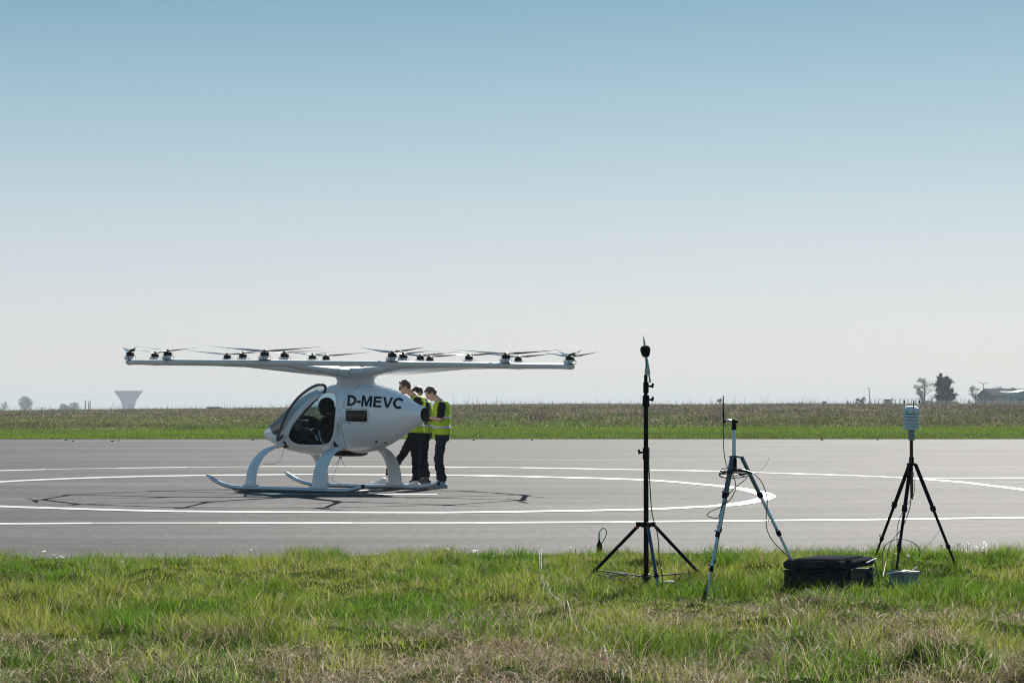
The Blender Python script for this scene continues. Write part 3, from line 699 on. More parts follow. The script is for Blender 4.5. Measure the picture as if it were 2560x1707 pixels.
# glass: curved panel following the same hull skin
gv = []; gf = []
rings_ = [1.0, .8, .6, .4, .2, .01]; oc_ = sum(op_loc, Vector()) / len(op_loc)
for k_ in rings_:
    for p in op_loc:
        q = oc_ + (p - oc_) * k_
        h_ = bvh.ray_cast(Vector((q.x, 3, q.z)), Vector((0, -1, 0)))[0] or q
        gv.append(dmap(h_))
n_ = len(op_loc)
for a in range(len(rings_) - 1):
    for b in range(n_): gf.append((a * n_ + b, a * n_ + (b + 1) % n_, (a + 1) * n_ + (b + 1) % n_, (a + 1) * n_ + b))
MB().add(gv, gf).build('door_glass', 'glass', craft)
for t in (.35, .8):
    hm = MB()
    a = H0.lerp(H1, t); hm.tube([a + Vector((-.02, 0, 0)), a + Vector((.0, .05, .02)), a + Vector((.03, .08, .0))], .014, 6); hm.build('door_hinge', 'black', craft)

# tail cap, belly, pylon
capo = MB(); c0 = Vector((-1.462, 0, 1.29)); vs_ = []
for k_, (rr, dx_) in enumerate(((1.0, 0.0), (.97, -.012), (.5, -.02), (.02, -.022))):
    for q in range(28): vs_.append((-1.518 + dx_, .119 * rr * math.cos(q * math.pi / 14), 1.29 + .117 * rr * math.sin(q * math.pi / 14)))
capo.add(vs_, [(a * 28 + b, a * 28 + (b + 1) % 28, (a + 1) * 28 + (b + 1) % 28, (a + 1) * 28 + b) for a in range(3) for b in range(28)])
capo.build('tail_cap', 'black', craft)
MB().loft([((.13, 0, .70), .27, .32), ((.13, 0, .61), .26, .28), ((.14, 0, .585), .22, .2)], 24, 3).build('belly_tray', 'black', craft)
MB().loft([((-.02, 0, 1.70), .47, .30), ((-.01, 0, 1.80), .40, .21), ((0, 0, 1.86), .375, .17), ((0, 0, 1.92), .40, .20), ((0, 0, 1.97), .46, .30)], 30, 2.3).build('mast', 'frame_paint', craft)
# window in the rear flank, recessed panel lines, lettering
def onhull(poly, off): return [hit(a, b, off) for a, b in poly]
def rrect(x0, y0, x1, y1, r, sk=0.):
    o_ = []
    for (cx_, cy_, a0) in ((x1 - r, y0 + r, -90), (x1 - r, y1 - r, 0), (x0 + r, y1 - r, 90), (x0 + r, y0 + r, 180)):
        for i in range(5): a = R(a0 + 22.5 * i); o_.append((cx_ + r * math.cos(a), cy_ + r * math.sin(a) + sk * (cx_ - x0)))
    return o_
wpan = rrect(985, 461, 1206, 575, 14, .02)
def patch(poly, off, name, m, parent, grid=9):
    pl = np.array(poly); x0, y0 = pl.min(0); x1, y1 = pl.max(0); c_ = pl.mean(0); vs_ = []; fs = []
    for k_ in (1., .75, .5, .25, .01):
        for p in pl: vs_.append(hit(*(c_ + (p - c_) * k_), off))
    n_ = len(pl)
    for a in range(4):
        for b in range(n_): fs.append((a * n_ + b, a * n_ + (b + 1) % n_, (a + 1) * n_ + (b + 1) % n_, (a + 1) * n_ + b))
    return MB().add(vs_, fs).build(name, m, parent)
wp = patch(wpan, .004, 'flank_window', 'glass_dark', craft)
MB().ring(onhull(wpan, .004), .008, 6).build('window_frame', 'black', wp)
MB().ring(onhull(rrect(972, 447, 1222, 597, 22, .02), .001), .0035, 5).build('panel_gap', 'line', craft)
def seam(pl, r=.003): MB().tube(onhull([tuple(p) for p in smooth2(pl)], .0005), r, 5).build('panel_gap', 'line', craft)
def smooth2(p):
    q = smooth_pts([(*a, 0) for a in p], 25); return q[:, :2]
seam([(1140, 185), (1090, 215), (1030, 262), (990, 305), (960, 370), (948, 437), (1080, 442), (1200, 446)])
seam([(972, 596), (935, 597), (936, 660), (950, 740), (972, 838)])
seam([(300, 820), (340, 880), (365, 900)]); seam([(300, 738), (330, 755), (350, 775)])
for a, b in ((1090, 215), (998, 302), (958, 430), (1036, 430), (1158, 434), (1233, 523), (1148, 611), (1024, 608), (954, 735), (970, 828), (888, 640), (1405, 612)): MB().ell(hit(a, b, .002), (.009, .009, .009), n=6).build('panel_screw', 'line', craft)
for a, b, r_ in ((1310, 801, .022), (1412, 809, .018), (1522, 803, .014)): MB().ell(hit(a, b, 0), (r_ * 1.3, r_, r_), n=8).build('drain_vent', 'black', craft)
patch([(818, 866), (822, 852), (868, 848), (960, 852), (985, 870), (960, 886), (860, 882)], .006, 'leg_fairing', 'black', craft)
dv = []; df_ = []; dn_ = 16
for i in range(8):
    s_ = 1.86 - .68 * i / 7; zt_ = min(float(fT(s_)) - .04, 1.17 + .015 * i); zb_ = float(fB(s_)) + .03; w2_ = float(fW(s_)) * .93
    for j in range(dn_):
        q_ = 2 * math.pi * j / dn_; dv.append((s_, w2_ * math.copysign(abs(math.cos(q_)) ** .7, math.cos(q_)), (zt_ + zb_) / 2 + (zt_ - zb_) / 2 * math.copysign(abs(math.sin(q_)) ** .7, math.sin(q_))))
MB().add(dv, [(i * dn_ + j, i * dn_ + (j + 1) % dn_, (i + 1) * dn_ + (j + 1) % dn_, (i + 1) * dn_ + j) for i in range(7) for j in range(dn_)] + [tuple(range(dn_)), tuple(range(7 * dn_, 8 * dn_))]).build('dashboard', 'interior', craft)
# registration lettering wrapped on the skin
def strip_poly(pts, wd_):      # open polyline -> quads of constant width (bold strokes)
    pts = [Vector((p[0], p[1])) for p in pts]; L_ = []
    for i, p in enumerate(pts):
        d0 = (pts[min(i + 1, len(pts) - 1)] - pts[max(i - 1, 0)]).normalized(); n0 = Vector((-d0.y, d0.x)); L_.append((p + n0 * wd_ / 2, p - n0 * wd_ / 2))
    return [(L_[i][0], L_[i + 1][0], L_[i + 1][1], L_[i][1]) for i in range(len(L_) - 1)]
def quad(*p): return [tuple(Vector(a) for a in p)]
def bar(x0, y0, x1, y1): return quad((x0, y0), (x1, y0), (x1, y1), (x0, y1))
B = .232
arcD = [(.34, 1 - B / 2)] + [(.34 + .44 * math.sin(R(t)), .5 + (.5 - B / 2) * math.cos(R(t))) for t in range(15, 180, 15)] + [(.34, B / 2)]
arcC = [(.50 + .40 * math.cos(R(t)), .5 + (.5 - B / 2 + .015) * math.sin(R(t))) for t in range(38, 323, 15)]
GLY = {'D': (bar(0, 0, B, 1) + bar(B, 1 - B + .02, .36, 1) + bar(B, 0, .36, B - .02) + strip_poly(arcD, B), .90),
       '-': (bar(.03, .29, .40, .29 + B * .95), .45),
       'M': (bar(0, 0, B * .93, 1) + bar(1.0 - B * .93, 0, 1.0, 1) + quad((B * .93, 1), (.285, 1), (.50, .36), (.50, .02), (.41, .02), (B * .93, .68)) + quad((1 - B * .93, 1), (.715, 1), (.50, .36), (.50, .02), (.59, .02), (1 - B * .93, .68)), 1.12),
       'E': (bar(0, 0, B, 1) + bar(B, 0, .77, B * .85) + bar(B, 1 - B * .85, .75, 1) + bar(B, .42, .70, .42 + B * .85), .86),
       'V': (quad((-.02, 1), (.21, 1), (.45, .26), (.55, 0), (.34, 0)) + quad((.90, 1), (.68, 1), (.45, .26), (.36, 0), (.55, 0)), .93),
       'C': (strip_poly(arcC, B), .95)}
lx = 0; LT = []
for ch in 'D-MEVC':
    polys, adv = GLY[ch]; LT.append((ch, lx, polys)); lx += adv * .86 + .02
totw = lx - .03
root_l = None
for ch, x0_, polys in LT:
    v_ = []; f_ = []
    for pl in polys:
        bmq = [(p.x * .86 + x0_, p.y) for p in pl]
        tri = tessellate_polygon([[Vector((*p, 0)) for p in bmq]]); 
        stack = [tuple(bmq[i] for i in t_) for t_ in tri]; out = []
        while stack:
            t_ = stack.pop(); l_ = [math.dist(t_[i], t_[(i + 1) % 3]) for i in range(3)]; m_ = max(l_)
            if m_ < .13: out.append(t_); continue
            i = l_.index(m_); A_, B_, C_ = t_[i], t_[(i + 1) % 3], t_[(i + 2) % 3]; mid = ((A_[0] + B_[0]) / 2, (A_[1] + B_[1]) / 2); stack += [(A_, mid, C_), (mid, B_, C_)]
        for t_ in out:
            k0 = len(v_)
            for (x_, y_) in t_:
                u = x_ / totw; bx_ = 990 + (1600 - 990) * (.94 * u + .06 * u * u); by_ = 411 + 36 * u ** 1.4; v_.append(hit(bx_ + 14 * y_, by_ - 118 * y_, .0035))
            f_.append((k0, k0 + 1, k0 + 2))
    MB().add(v_, f_).build('registration_letter', 'letter', craft, smooth=False)
# signatures scribbled in thin pen strokes, small round sticker and a line of tiny print
sg = MB(); rr = random.Random(3)
for (x0_, y0_, y1_, n_) in ((880, 560, 765, 13), (905, 600, 755, 12), (925, 520, 680, 9), (960, 535, 580, 4), (898, 545, 650, 8), (945, 515, 600, 5)):
    yy = y0_
    while yy < y1_:
        p = [(x0_ + rr.uniform(-13, 13), yy + rr.uniform(-9, 9)) for _ in range(4)]; sg.tube(onhull(p, .0022), .0022, 3); yy += rr.uniform(12, 17)
sg.build('pen_signatures', 'line', craft)
MB().add(onhull([(912 + 15 * math.cos(a / 3), 463 + 11 * math.sin(a / 3)) for a in range(19)], .003), [tuple(range(19))]).build('round_sticker', 'tube_blue', craft)
tp = MB()
for k_ in range(9): tp.tube(onhull([(880 + 10.5 * k_, 491), (887 + 10.5 * k_, 491)], .002), .0022, 3)
for k_ in range(4): tp.tube(onhull([(905 + 10.5 * k_, 505), (912 + 10.5 * k_, 505)], .002), .002, 3)
tp.build('small_print', 'line', craft)
# landing gear
SKL = .99
def leg(s0, side, ltop, chord):
    vs_ = []; n_ = 16; fs = []; th = .022
    for i in range(n_ + 1):
        a = math.pi / 2 * i / n_; l = ltop + (SKL - ltop) * math.sin(a) ** .92; z = .075 + (.74 - .075) * math.cos(a) ** .9
        tl = Vector((math.cos(a) , -math.sin(a))); nl = Vector((math.sin(a), math.cos(a)))
        ch = chord[0] + (chord[1] - chord[0]) * i / n_
        for c_, k_ in ((-ch / 2, 0), (-ch / 2 + .03, 1), (ch / 2 - .03, 1), (ch / 2, 0), (ch / 2 - .03, -1), (-ch / 2 + .03, -1)):
            vs_.append((s0 + c_, side * (l + nl.x * th * k_), z + nl.y * th * k_))
    for i in range(n_):
        for j in range(6): fs.append((i * 6 + j, i * 6 + (j + 1) % 6, (i + 1) * 6 + (j + 1) % 6, (i + 1) * 6 + j))
    fs += [tuple(range(6)), tuple(range(n_ * 6, n_ * 6 + 6))]
    lg = MB().add(vs_, fs).build('landing_leg', 'gear_paint', craft)
    for t in (.35, .55, .75, .9):
        i = int(t * n_); 
        for c_ in (4,): 
            p = Vector(vs_[i * 6 + 4]); MB().ell(p + Vector((.0, side * .004, .0)), (.009, .009, .009), n=6).build('bolt', 'line', lg)
    cf = MB().box((s0, side * SKL, .085), (chord[1] + .03, .085, .045)); cf.build('foot_clamp', 'gear_paint', lg)
    return lg
for sd in (1, -1):
    leg(-.055, sd, .40, (.25, .315)); leg(1.50 if sd > 0 else 1.60, sd, .22, (.17, .26))
    pts = [(2.44, sd * SKL, .20), (2.32, sd * SKL, .145), (2.15, sd * SKL, .09), (1.95, sd * SKL, .055), (1.75, sd * SKL, .042), (1.4, sd * SKL, .04), (0, sd * SKL, .04), (-.5, sd * SKL, .04), (-.72, sd * SKL, .05), (-.88, sd * SKL, .078), (-1.02, sd * SKL, .118)]
    sp = smooth_pts([(p[0], p[2], 0) for p in pts], .12)
    skid = MB().tube([(p[0], sd * SKL, p[1]) for p in sp], .036, 12); 
    sk = skid.build('skid', 'skid_metal', craft)
    MB().tube([(2.43, sd * SKL, .196), (2.50, sd * SKL, .232), (2.58, sd * SKL, .266)], [.037, .03, .004], 12).build('skid_tip', 'shoe_white', sk)
    MB().tube([(-1.015, sd * SKL, .115), (-1.035, sd * SKL, .124)], [.04, .03], 12).build('end_plug', 'rubber', sk)
    MB().tube([(1.9, sd * SKL, .012), (-.55, sd * SKL, .012)], .018, 8, flat=.6).build('wear_strip', 'rubber', sk)
# wire aerials below the belly
a0 = Vector((.25, .1, .56)); MB().ell(a0, (.03, .03, .02), n=8).build('aerial_socket', 'motor_white', craft)
for q in ((.30, .25, .40), (.1, .5, .2), (.12, .12, .42)):
    MB().tube([a0, a0.lerp(Vector(q), .6) + Vector((0, 0, -.02)), q], .0035, 5).build('wire_aerial', 'line', craft)
MB().tube([(.1, .5, .2), (-.1, .62, .16), (-.3, .7, .14)], .003, 5).build('wire_aerial', 'line', craft)
MB().tube([(1.55, .1, .70), (1.60, .13, .50), (1.66, .22, .43), (1.80, .38, .44)], .0035, 5).build('wire_aerial', 'line', craft)
# cabin: floor, seats, bulkhead, instrument pod, stick
MB().rbox((.72, 0, .755), (1.15, .62, .04), .1).build('cabin_floor', 'interior', craft)
for l_ in (.22, -.22):
    st = MB(); st.rbox((.55, l_, .85), (.5, .36, .14), .06); sn = Matrix.Rotation(R(-14), 3, 'Y')
    s_ = st.build('seat', 'interior', craft); MB().rbox((.20, l_, 1.10), (.10, .38, .62), .04, rot=sn).build('seat_back', 'interior', s_)
MB().loft([((.05, 0, .72), .03, .5), ((.05, 0, 1.2), .03, .52), ((.05, 0, 1.62), .03, .36)], 16, 3).build('bulkhead', 'interior', craft)
pod = MB().rbox((1.22, .10, 1.08), (.16, .42, .27), .05).build('instrument_pod', 'black', craft)
MB().box((1.137, .20, 1.09), (.008, .16, .14)).build('display', 'screen', pod)
MB().tube([(1.2, .19, 1.235), (1.2, .19, 1.275), (1.2, .05, 1.275), (1.2, .05, 1.235)], .012, 6).build('carry_handle', 'black', pod)
MB().tube([(1.3, .1, .72), (1.25, .1, .99)], .05, 8).build('console_post', 'interior', pod)

# ---- rotor frame: hub, six arms, Y branches, twelve sided ring, eighteen motors with rotors
fr = empty('rotor_frame', (0, 0, 0)); fr.parent = craft; fr['label'] = 'twelve sided white tube ring frame above the cabin'
TW = ROT.transposed() @ Vector((-.0095, .0183, 0))          # slight tilt of the frame plane, local slopes
RZ = 2.150
def fz(x_, y_, z_): return Vector((x_, y_, RZ + z_ + TW.x * x_ + TW.y * y_))
PSI = 57.76; OFFA = math.degrees(YAW)
def nd(ang, r_): a = R(ang - OFFA); return (r_ * math.cos(a), r_ * math.sin(a))
hub = MB().loft([(fz(0, 0, -.27), .30, .20), (fz(0, 0, -.22), .40, .27), (fz(0, 0, -.15), .45, .33), (fz(0, 0, -.08), .42, .31), (fz(0, 0, -.04), .30, .22)], 30, 2.1).build('hub', 'frame_paint', craft)
for a in range(5): MB().ell(fz(-.25 + .12 * a, .1 * (-1) ** a, -.035), (.04, .05, .025), n=8).build('hub_fitting', 'motor_black', hub)
outer_n = []; inner_n = []
for k_ in range(6):
    t = PSI + 60 * k_
    i_ = nd(t, 1.934); inner_n.append(i_); p = []
    for f_ in (.04, .14, .28, .45, .62, .8, 1.0):
        zz = -.155 + .135 * (f_ ** 1.15); p.append((fz(i_[0] * f_, i_[1] * f_, zz), .155 - .093 * f_ ** .7))
    arm = MB().tube([a for a, _ in p], [b for _, b in p], 14, flat=.72, up=(0, 0, 1)).build('arm', 'frame_paint', craft)
    cc_ = MB(); a_ = nd(t, .62); b_ = nd(t, .625)
    cc_.tube([fz(*a_, -.115), fz(*b_, -.114)], .1155, 16, flat=.73, up=(0, 0, 1)).build('joint_line', 'line', arm)
    for db in (-15., 15.):
        o_ = nd(t + db, 3.784); outer_n.append((t + db, o_))
        q_ = [Vector((*i_, 0)).lerp(Vector((*o_, 0)), f_) for f_ in (0, .25, .6, 1.)]
        MB().tube([fz(v_.x, v_.y, -.02 + .02 * n2 / 3) for n2, v_ in enumerate(q_)], [.055, .045, .038, .036], 12, flat=.9, up=(0, 0, 1)).build('branch_tube', 'frame_paint', arm)
outer_n.sort(key=lambda a: a[0] % 360); no = len(outer_n)
for k_ in range(no):
    a_, b_ = Vector((*outer_n[k_][1], 0)), Vector((*outer_n[(k_ + 1) % no][1], 0))
    pp = [fz(*a_.lerp(b_, f_)[:2], -.005) for f_ in (-.006, .04, .1, .5, .9, .96, 1.006)]
    seg_ = MB().tube(pp, [.050, .048, .043, .041, .043, .048, .050], 12, flat=1.0, up=(0, 0, 1)).build('ring_tube', 'frame_paint', fr)
for ang, o_ in outer_n:
    MB().ell(fz(*o_, -.008), (.075, .075, .048), n=14).build('ring_node', 'frame_paint', fr)
# motor + two blade rotor, orientations in world degrees read from the photo
MPX = {325: -72, 384: 67, 425: 64, 568: 25, 605: 72, 667: -12, 712: 35, 782: 68, 816: -18, 982: 125, 1012: 52, 1055: -38, 1079: 8, 1177: 22, 1260: -16, 1299: -36, 1421: -80, 1433: 118}
base_px = sorted(MPX); mot = []
for o_ in [b for _, b in outer_n] + inner_n:
    wx_, wy_ = toW((*o_, 2.2))[:2]; mot.append((CX + F * wx_ / wy_, o_))
mot.sort(key=lambda a: a[0])
def blade_mesh():
    mb = MB(); secs = 12; vs_ = []; fs = []
    for sd in (1, -1):
        o0 = len(vs_)
        for i in range(secs + 1):
            t = i / secs; r_ = .03 + .865 * t
            ch = (.028 + .052 * min(1, t / .18)) * (1 - .72 * max(0, (t - .2) / .8) ** 1.1); tw = R(26 * (1 - t) ** 1.2 + 7); th = .012 * (1 - .7 * t)
            z = .080 * t ** 1.2
            for (a, b) in ((-.5, 0), (-.15, .5), (.5, 0), (-.15, -.3)):
                cy_ = a * ch; cz_ = b * th
                yy = cy_ * math.cos(tw) - cz_ * math.sin(tw); zz = cy_ * math.sin(tw) + cz_ * math.cos(tw)
                vs_.append((sd * r_, sd * yy, z - zz))
        for i in range(secs):
            for j in range(4): fs.append((o0 + i * 4 + j, o0 + i * 4 + (j + 1) % 4, o0 + (i + 1) * 4 + (j + 1) % 4, o0 + (i + 1) * 4 + j))
        fs += [(o0, o0 + 1, o0 + 2, o0 + 3), (o0 + secs * 4, o0 + secs * 4 + 1, o0 + secs * 4 + 2, o0 + secs * 4 + 3)]
    mb.add(vs_, fs); mb.lathe([(.005, -.012), (.034, -.012), (.034, .012), (.02, .022), (.004, .024)], n=14)
    return mb.mesh('rotor')
me_b = blade_mesh(); me_b.materials.append(M['blade'])
mb = MB().lathe([(.03, .108), (.064, .108), (.068, .113), (.068, .135), (.060, .138), (.060, .146), (.068, .149), (.068, .172), (.060, .178), (.030, .180), (.030, .192), (.01, .192)], n=24)
for q in range(18):
    a = q * math.pi / 9; mb.box((.069 * math.cos(a), .069 * math.sin(a), .124), (.006, .006, .02), rot=Matrix.Rotation(a, 3, 'Z'))
me_m = mb.mesh('motor'); me_m.materials.append(M['motor_black'])
mb = MB().lathe([(.088, .035), (.086, .052), (.072, .058), (.068, .075), (.066, .08), (.066, .104), (.05, .108)], n=20)
mb.box((.06, 0, .075), (.05, .07, .035)); mb.box((-.03, .055, .08), (.06, .03, .03)); me_s = mb.mesh('speed_controller'); me_s.materials.append(M['motor_white'])
mb = MB()
for q in range(4):
    a = q * 1.57 + .5; mb.tube([(.07 * math.cos(a), .07 * math.sin(a), .115), (.098 * math.cos(a), .098 * math.sin(a), .1), (.094 * math.cos(a), .094 * math.sin(a), .06), (.08 * math.cos(a), .08 * math.sin(a), .045)], .004, 5)
mb.lathe([(.095, .034), (.095, .042), (.07, .044)], n=20); me_c = mb.mesh('motor_cable'); me_c.materials.append(M['cable'])
for (pxm, o_), key in zip(mot, base_px):
    mo = link(bpy.data.objects.new('motor', me_m), craft); mo.location = fz(*o_, .004); mo.scale = (1, 1, .87)
    mo.rotation_euler = (math.atan(TW.y), -math.atan(TW.x), 0)
    link(bpy.data.objects.new('speed_controller', me_s), mo); link(bpy.data.objects.new('motor_cable', me_c), mo)
    ro = link(bpy.data.objects.new('rotor', me_b), mo); ro.location = (0, 0, .195); ro.rotation_euler = (0, 0, R(MPX[key]) - YAW)

# ================================================================== PEOPLE
def finger_hand(mb, wrist, dirv, palmn, curl=.5, side=1, sc_=1.):
    d = Vector(dirv).normalized(); nrm = Vector(palmn).normalized(); nrm = (nrm - d * nrm.dot(d)).normalized(); lat = d.cross(nrm) * side
    w0 = Vector(wrist); pc = w0 + d * .05 * sc_
    mb.cap(w0, .024 * sc_, pc, .030 * sc_, 10); mb.ell(w0 + d * .055 * sc_, (.036 * sc_,) * 3, n=10)
    for i, ln in enumerate((.072, .080, .075, .058)):
        b0 = w0 + d * .085 * sc_ + lat * (.030 - .020 * i) * sc_
        a1 = R(35 * curl); a2 = R(85 * curl); d1 = d * math.cos(a1) + nrm * math.sin(a1); d2 = d * math.cos(a2) + nrm * math.sin(a2)
        m_ = b0 + d1 * ln * .5 * sc_; mb.cap(b0, .0095 * sc_, m_, .009 * sc_, 8); mb.cap(m_, .009 * sc_, m_ + d2 * ln * .5 * sc_, .0078 * sc_, 8)
    t0 = w0 + d * .03 * sc_ + lat * .030 * sc_; t1 = t0 + (d * .6 + lat * .6 + nrm * .4).normalized() * .035 * sc_
    mb.cap(t0, .013 * sc_, t1, .011 * sc_, 8); mb.cap(t1, .011 * sc_, t1 + (d * .85 + nrm * .5).normalized() * .03 * sc_, .009 * sc_, 8)
def head(mb, c, tilt, yaw=0, k=1.):
    rt = Matrix.Rotation(yaw, 3, 'Z') @ Matrix.Rotation(tilt, 3, 'Y')
    def q(x_, y_, z_): return Vector(c) + rt @ Vector((x_, y_, z_)) * k
    mb.ell(q(-.012, 0, .035), (.100 * k, .077 * k, .092 * k), rt); mb.ell(q(.022, 0, -.03), (.074 * k, .060 * k, .085 * k), rt)
    mb.ell(q(.050, 0, -.085), (.034 * k, .034 * k, .028 * k), rt, 10)                      # chin
    mb.cap(q(.088, 0, .012), .010 * k, q(.110, 0, -.022), .014 * k, 8)                     # nose
    mb.ell(q(.078, 0, -.052), (.018 * k, .026 * k, .010 * k), rt, 8)                       # lips
    mb.ell(q(.083, 0, .028), (.018 * k, .052 * k, .012 * k), rt, 8)                        # brow
    for s_ in (1, -1): mb.ell(q(-.008, s_ * .078, -.005), (.022 * k, .009 * k, .034 * k), rt, 8)
    return q, rt
def eyes(q, parent, k=1.):
    mb = MB()
    for s_ in (1, -1): mb.ell(q(.083, s_ * .030, .006), (.010, .014, .007), n=8)
    mb.build('eye', 'hair_dark', parent)
def hairdo(q, rt, name, m, parent, k=1., quiff=0.):
    mb = MB(); mb.ell(q(-.024, 0, .054), (.094 * k, .081 * k, .083 * k), rt); mb.ell(q(-.058, 0, .01), (.058 * k, .072 * k, .070 * k), rt)
    mb.cap(q(.052, .03, .102), .020 + quiff, q(.048, -.035, .102), .020 + quiff, 8)
    for s_ in (1, -1): mb.ell(q(.0, s_ * .070, .045), (.040 * k, .018 * k, .035 * k), rt, 8)
    return remesh(mb, name, m, parent, .008, 3, .004)
def vest(parent, hips, chest, lean, depth=.15, width=.235, hem=.95, top=1.5, armw=.165, flare=.02):
    # lofted sleeveless hi-vis vest: body with shoulder straps
    def cxy(z): t = (z - hem) / (top - hem); return hips + (chest - hips) * t ** 1.2
    secs = []
    for z, a, b in ((hem, depth + flare, width + flare), (hem + .03, depth + flare * .9, width + flare * .8), (hem + .18, depth, width), (hem + .34, depth + .005, width - .005), (top - .16, depth, width - .03), (top - .06, depth - .02, width - .07), (top - .01, depth - .05, width - .10)):
        secs.append((Vector((cxy(z), 0, z)), a, b))
    mb = MB().loft(secs, 28, 2.4)
    v_ = remesh(mb, 'vest', 'vest', parent, .013, 5, .007)
    for z, wd_ in ((hem + .13, .022), (hem + .30, .022)):
        st = MB(); ssx = []
        for dz in (-wd_, -wd_ * .4, wd_ * .4, wd_):
            t = z + dz; a = np.interp(t, [s_[0].z for s_ in secs], [s_[1] for s_ in secs]) + .008; b = np.interp(t, [s_[0].z for s_ in secs], [s_[2] for s_ in secs]) + .008
            ssx.append((Vector((cxy(t), 0, t)), a - (0 if abs(dz) < wd_ * .6 else .006), b - (0 if abs(dz) < wd_ * .6 else .006)))
        st.loft(ssx, 28, 2.4); st.build('reflective_band', 'reflective', v_)
    return v_
def shoe(mb, ankle, yaw_, k=1., pitch=0.):
    rt = Matrix.Rotation(yaw_, 3, 'Z') @ Matrix.Rotation(pitch, 3, 'Y'); a = Vector(ankle)
    def q(x_, y_, z_): return a + rt @ Vector((x_, y_, z_)) * k
    mb.cap(q(-.035, 0, -.045), .040 * k, q(.12, 0, -.052), .036 * k, 10); mb.cap(q(-.005, 0, 0), .044 * k, q(.07, 0, -.035), .038 * k, 10)
    mb.ell(q(.15, 0, -.055), (.06 * k, .045 * k, .030 * k), rt, 10); mb.ell(q(-.045, 0, -.05), (.045 * k, .038 * k, .036 * k), rt, 10)
    return q, rt
def soles(name, parent, qs):
    mb = MB()
    for q, rt in qs:
        vs_ = []; pl = [(-.09, 0), (-.08, .032), (-.03, .036), (.06, .044), (.13, .048), (.19, .03), (.21, 0), (.19, -.03), (.13, -.048), (.06, -.044), (-.03, -.036), (-.08, -.032)]
        for z in (-.092, -.068):
            for x_, y_ in pl: vs_.append(q(x_, y_, z))
        n_ = len(pl); mb.add(vs_, [tuple(range(n_))[::-1], tuple(range(n_, 2 * n_))] + [(i, (i + 1) % n_, (i + 1) % n_ + n_, i + n_) for i in range(n_)])
    return mb.build(name, 'sole', parent)
def trousers(parent, m, hipc, legs, noise=.006, waist=.16):
    mb = MB(); hc = Vector(hipc)
    mb.loft([(hc + Vector((0, 0, -.10)), .12, .155), (hc, .125, .17), (hc + Vector((0, 0, .10)), .115, .155)], 20)
    for (h_, k_, a_) in legs:
        h_, k_, a_ = Vector(h_), Vector(k_), Vector(a_)
        mb.cap(h_, .098, k_, .070); mb.cap(k_, .070, a_ + Vector((0, 0, .075)), .058); mb.cap(k_.lerp(a_, .35), .068, k_.lerp(a_, .5), .064)
        mb.lathe([(.055, .010), (.066, .015), (.066, .09), (.05, .13)], c=a_, n=14)
    return remesh(mb, 'trousers', m, parent, .013, 3, noise)
def bodymesh(parent, mb): return remesh(mb, 'body', 'skin', parent, .0075, 3)
def person(name, loc, rz, label, group=None):
    e_ = empty(name, loc, rz); return tag(e_, label, 'person', group)

# person at the right: light vest over a black T-shirt, looking down
p3 = person('person', (X(1104, 36.65) , 36.65, 0), R(180), 'person in yellow vest, short sleeves and navy trousers looking down, rightmost of the three', 'people behind the aircraft')
mb = MB(); q3, r3 = head(mb, (.185, .0, 1.655), R(40), R(4))
mb.cap((.02, 0, 1.50), .062, (.13, 0, 1.60), .057); mb.loft([((0, 0, .95), .10, .15), ((0, 0, 1.2), .10, .155), ((0, 0, 1.42), .10, .17), ((0, 0, 1.52), .06, .08)], 16)
for s_, el_, wr_ in ((1, (.02, .235, 1.21), (.22, .13, 1.235)), (-1, (.04, -.225, 1.20), (.25, -.06, 1.20))):
    mb.cap((-.01, s_ * .195, 1.46), .055, el_, .046); mb.cap(el_, .043, wr_, .028)
    d_ = (Vector(wr_) - Vector(el_)).normalized(); finger_hand(mb, wr_, d_ + Vector((0, -.2 * s_, 0)), (0, 0, 1) if s_ < 0 else (0, 0, -1), .5, s_)
for s_ in (1, -1): mb.cap((0, s_ * .10, .9), .08, (.03, s_ * .11, .50), .05); mb.cap((.03, s_ * .11, .5), .05, (-.03, s_ * .12, .10), .035); mb.cap((-.03, s_ * .12, .08), .035, (.08, s_ * .13, .05), .03)
b3 = bodymesh(p3, mb); eyes(q3, b3); hairdo(q3, r3, 'hair', 'hair_brown', p3)
mb = MB(); mb.loft([((0, 0, .93), .125, .185), ((0, 0, 1.2), .125, .185), ((-.005, 0, 1.40), .125, .20), ((0, 0, 1.50), .08, .12), ((.02, 0, 1.535), .068, .075)], 20)
for s_, el_ in ((1, (.015, .225, 1.27)), (-1, (.03, -.215, 1.27))): mb.cap((-.01, s_ * .185, 1.455), .072, el_, .067)
remesh(mb, 'shirt', 'shirt', p3, .012, 4, .005)
vest(p3, .0, .0, 0, hem=.94, top=1.54, width=.215, depth=.155)
trousers(p3, 'trouser_navy', (-.01, 0, .93), [((0, .10, .88), (.035, .12, .50), (-.03, .13, .11)), ((0, -.10, .88), (.07, -.11, .50), (.03, -.12, .12))], .008)
mb = MB(); s1 = shoe(mb, (-.03, .13, .095), R(8)); s2 = shoe(mb, (.05, -.12, .095), R(-6)); sh_ = remesh(mb, 'shoes', 'shoe_blue', p3, .010, 2); soles('sole', sh_, [s1, s2])
wt = MB(); wt.tube([Vector((.195, .145, 1.232)), Vector((.215, .133, 1.235))], .034, 12); wt.build('wristwatch', 'black', p3)

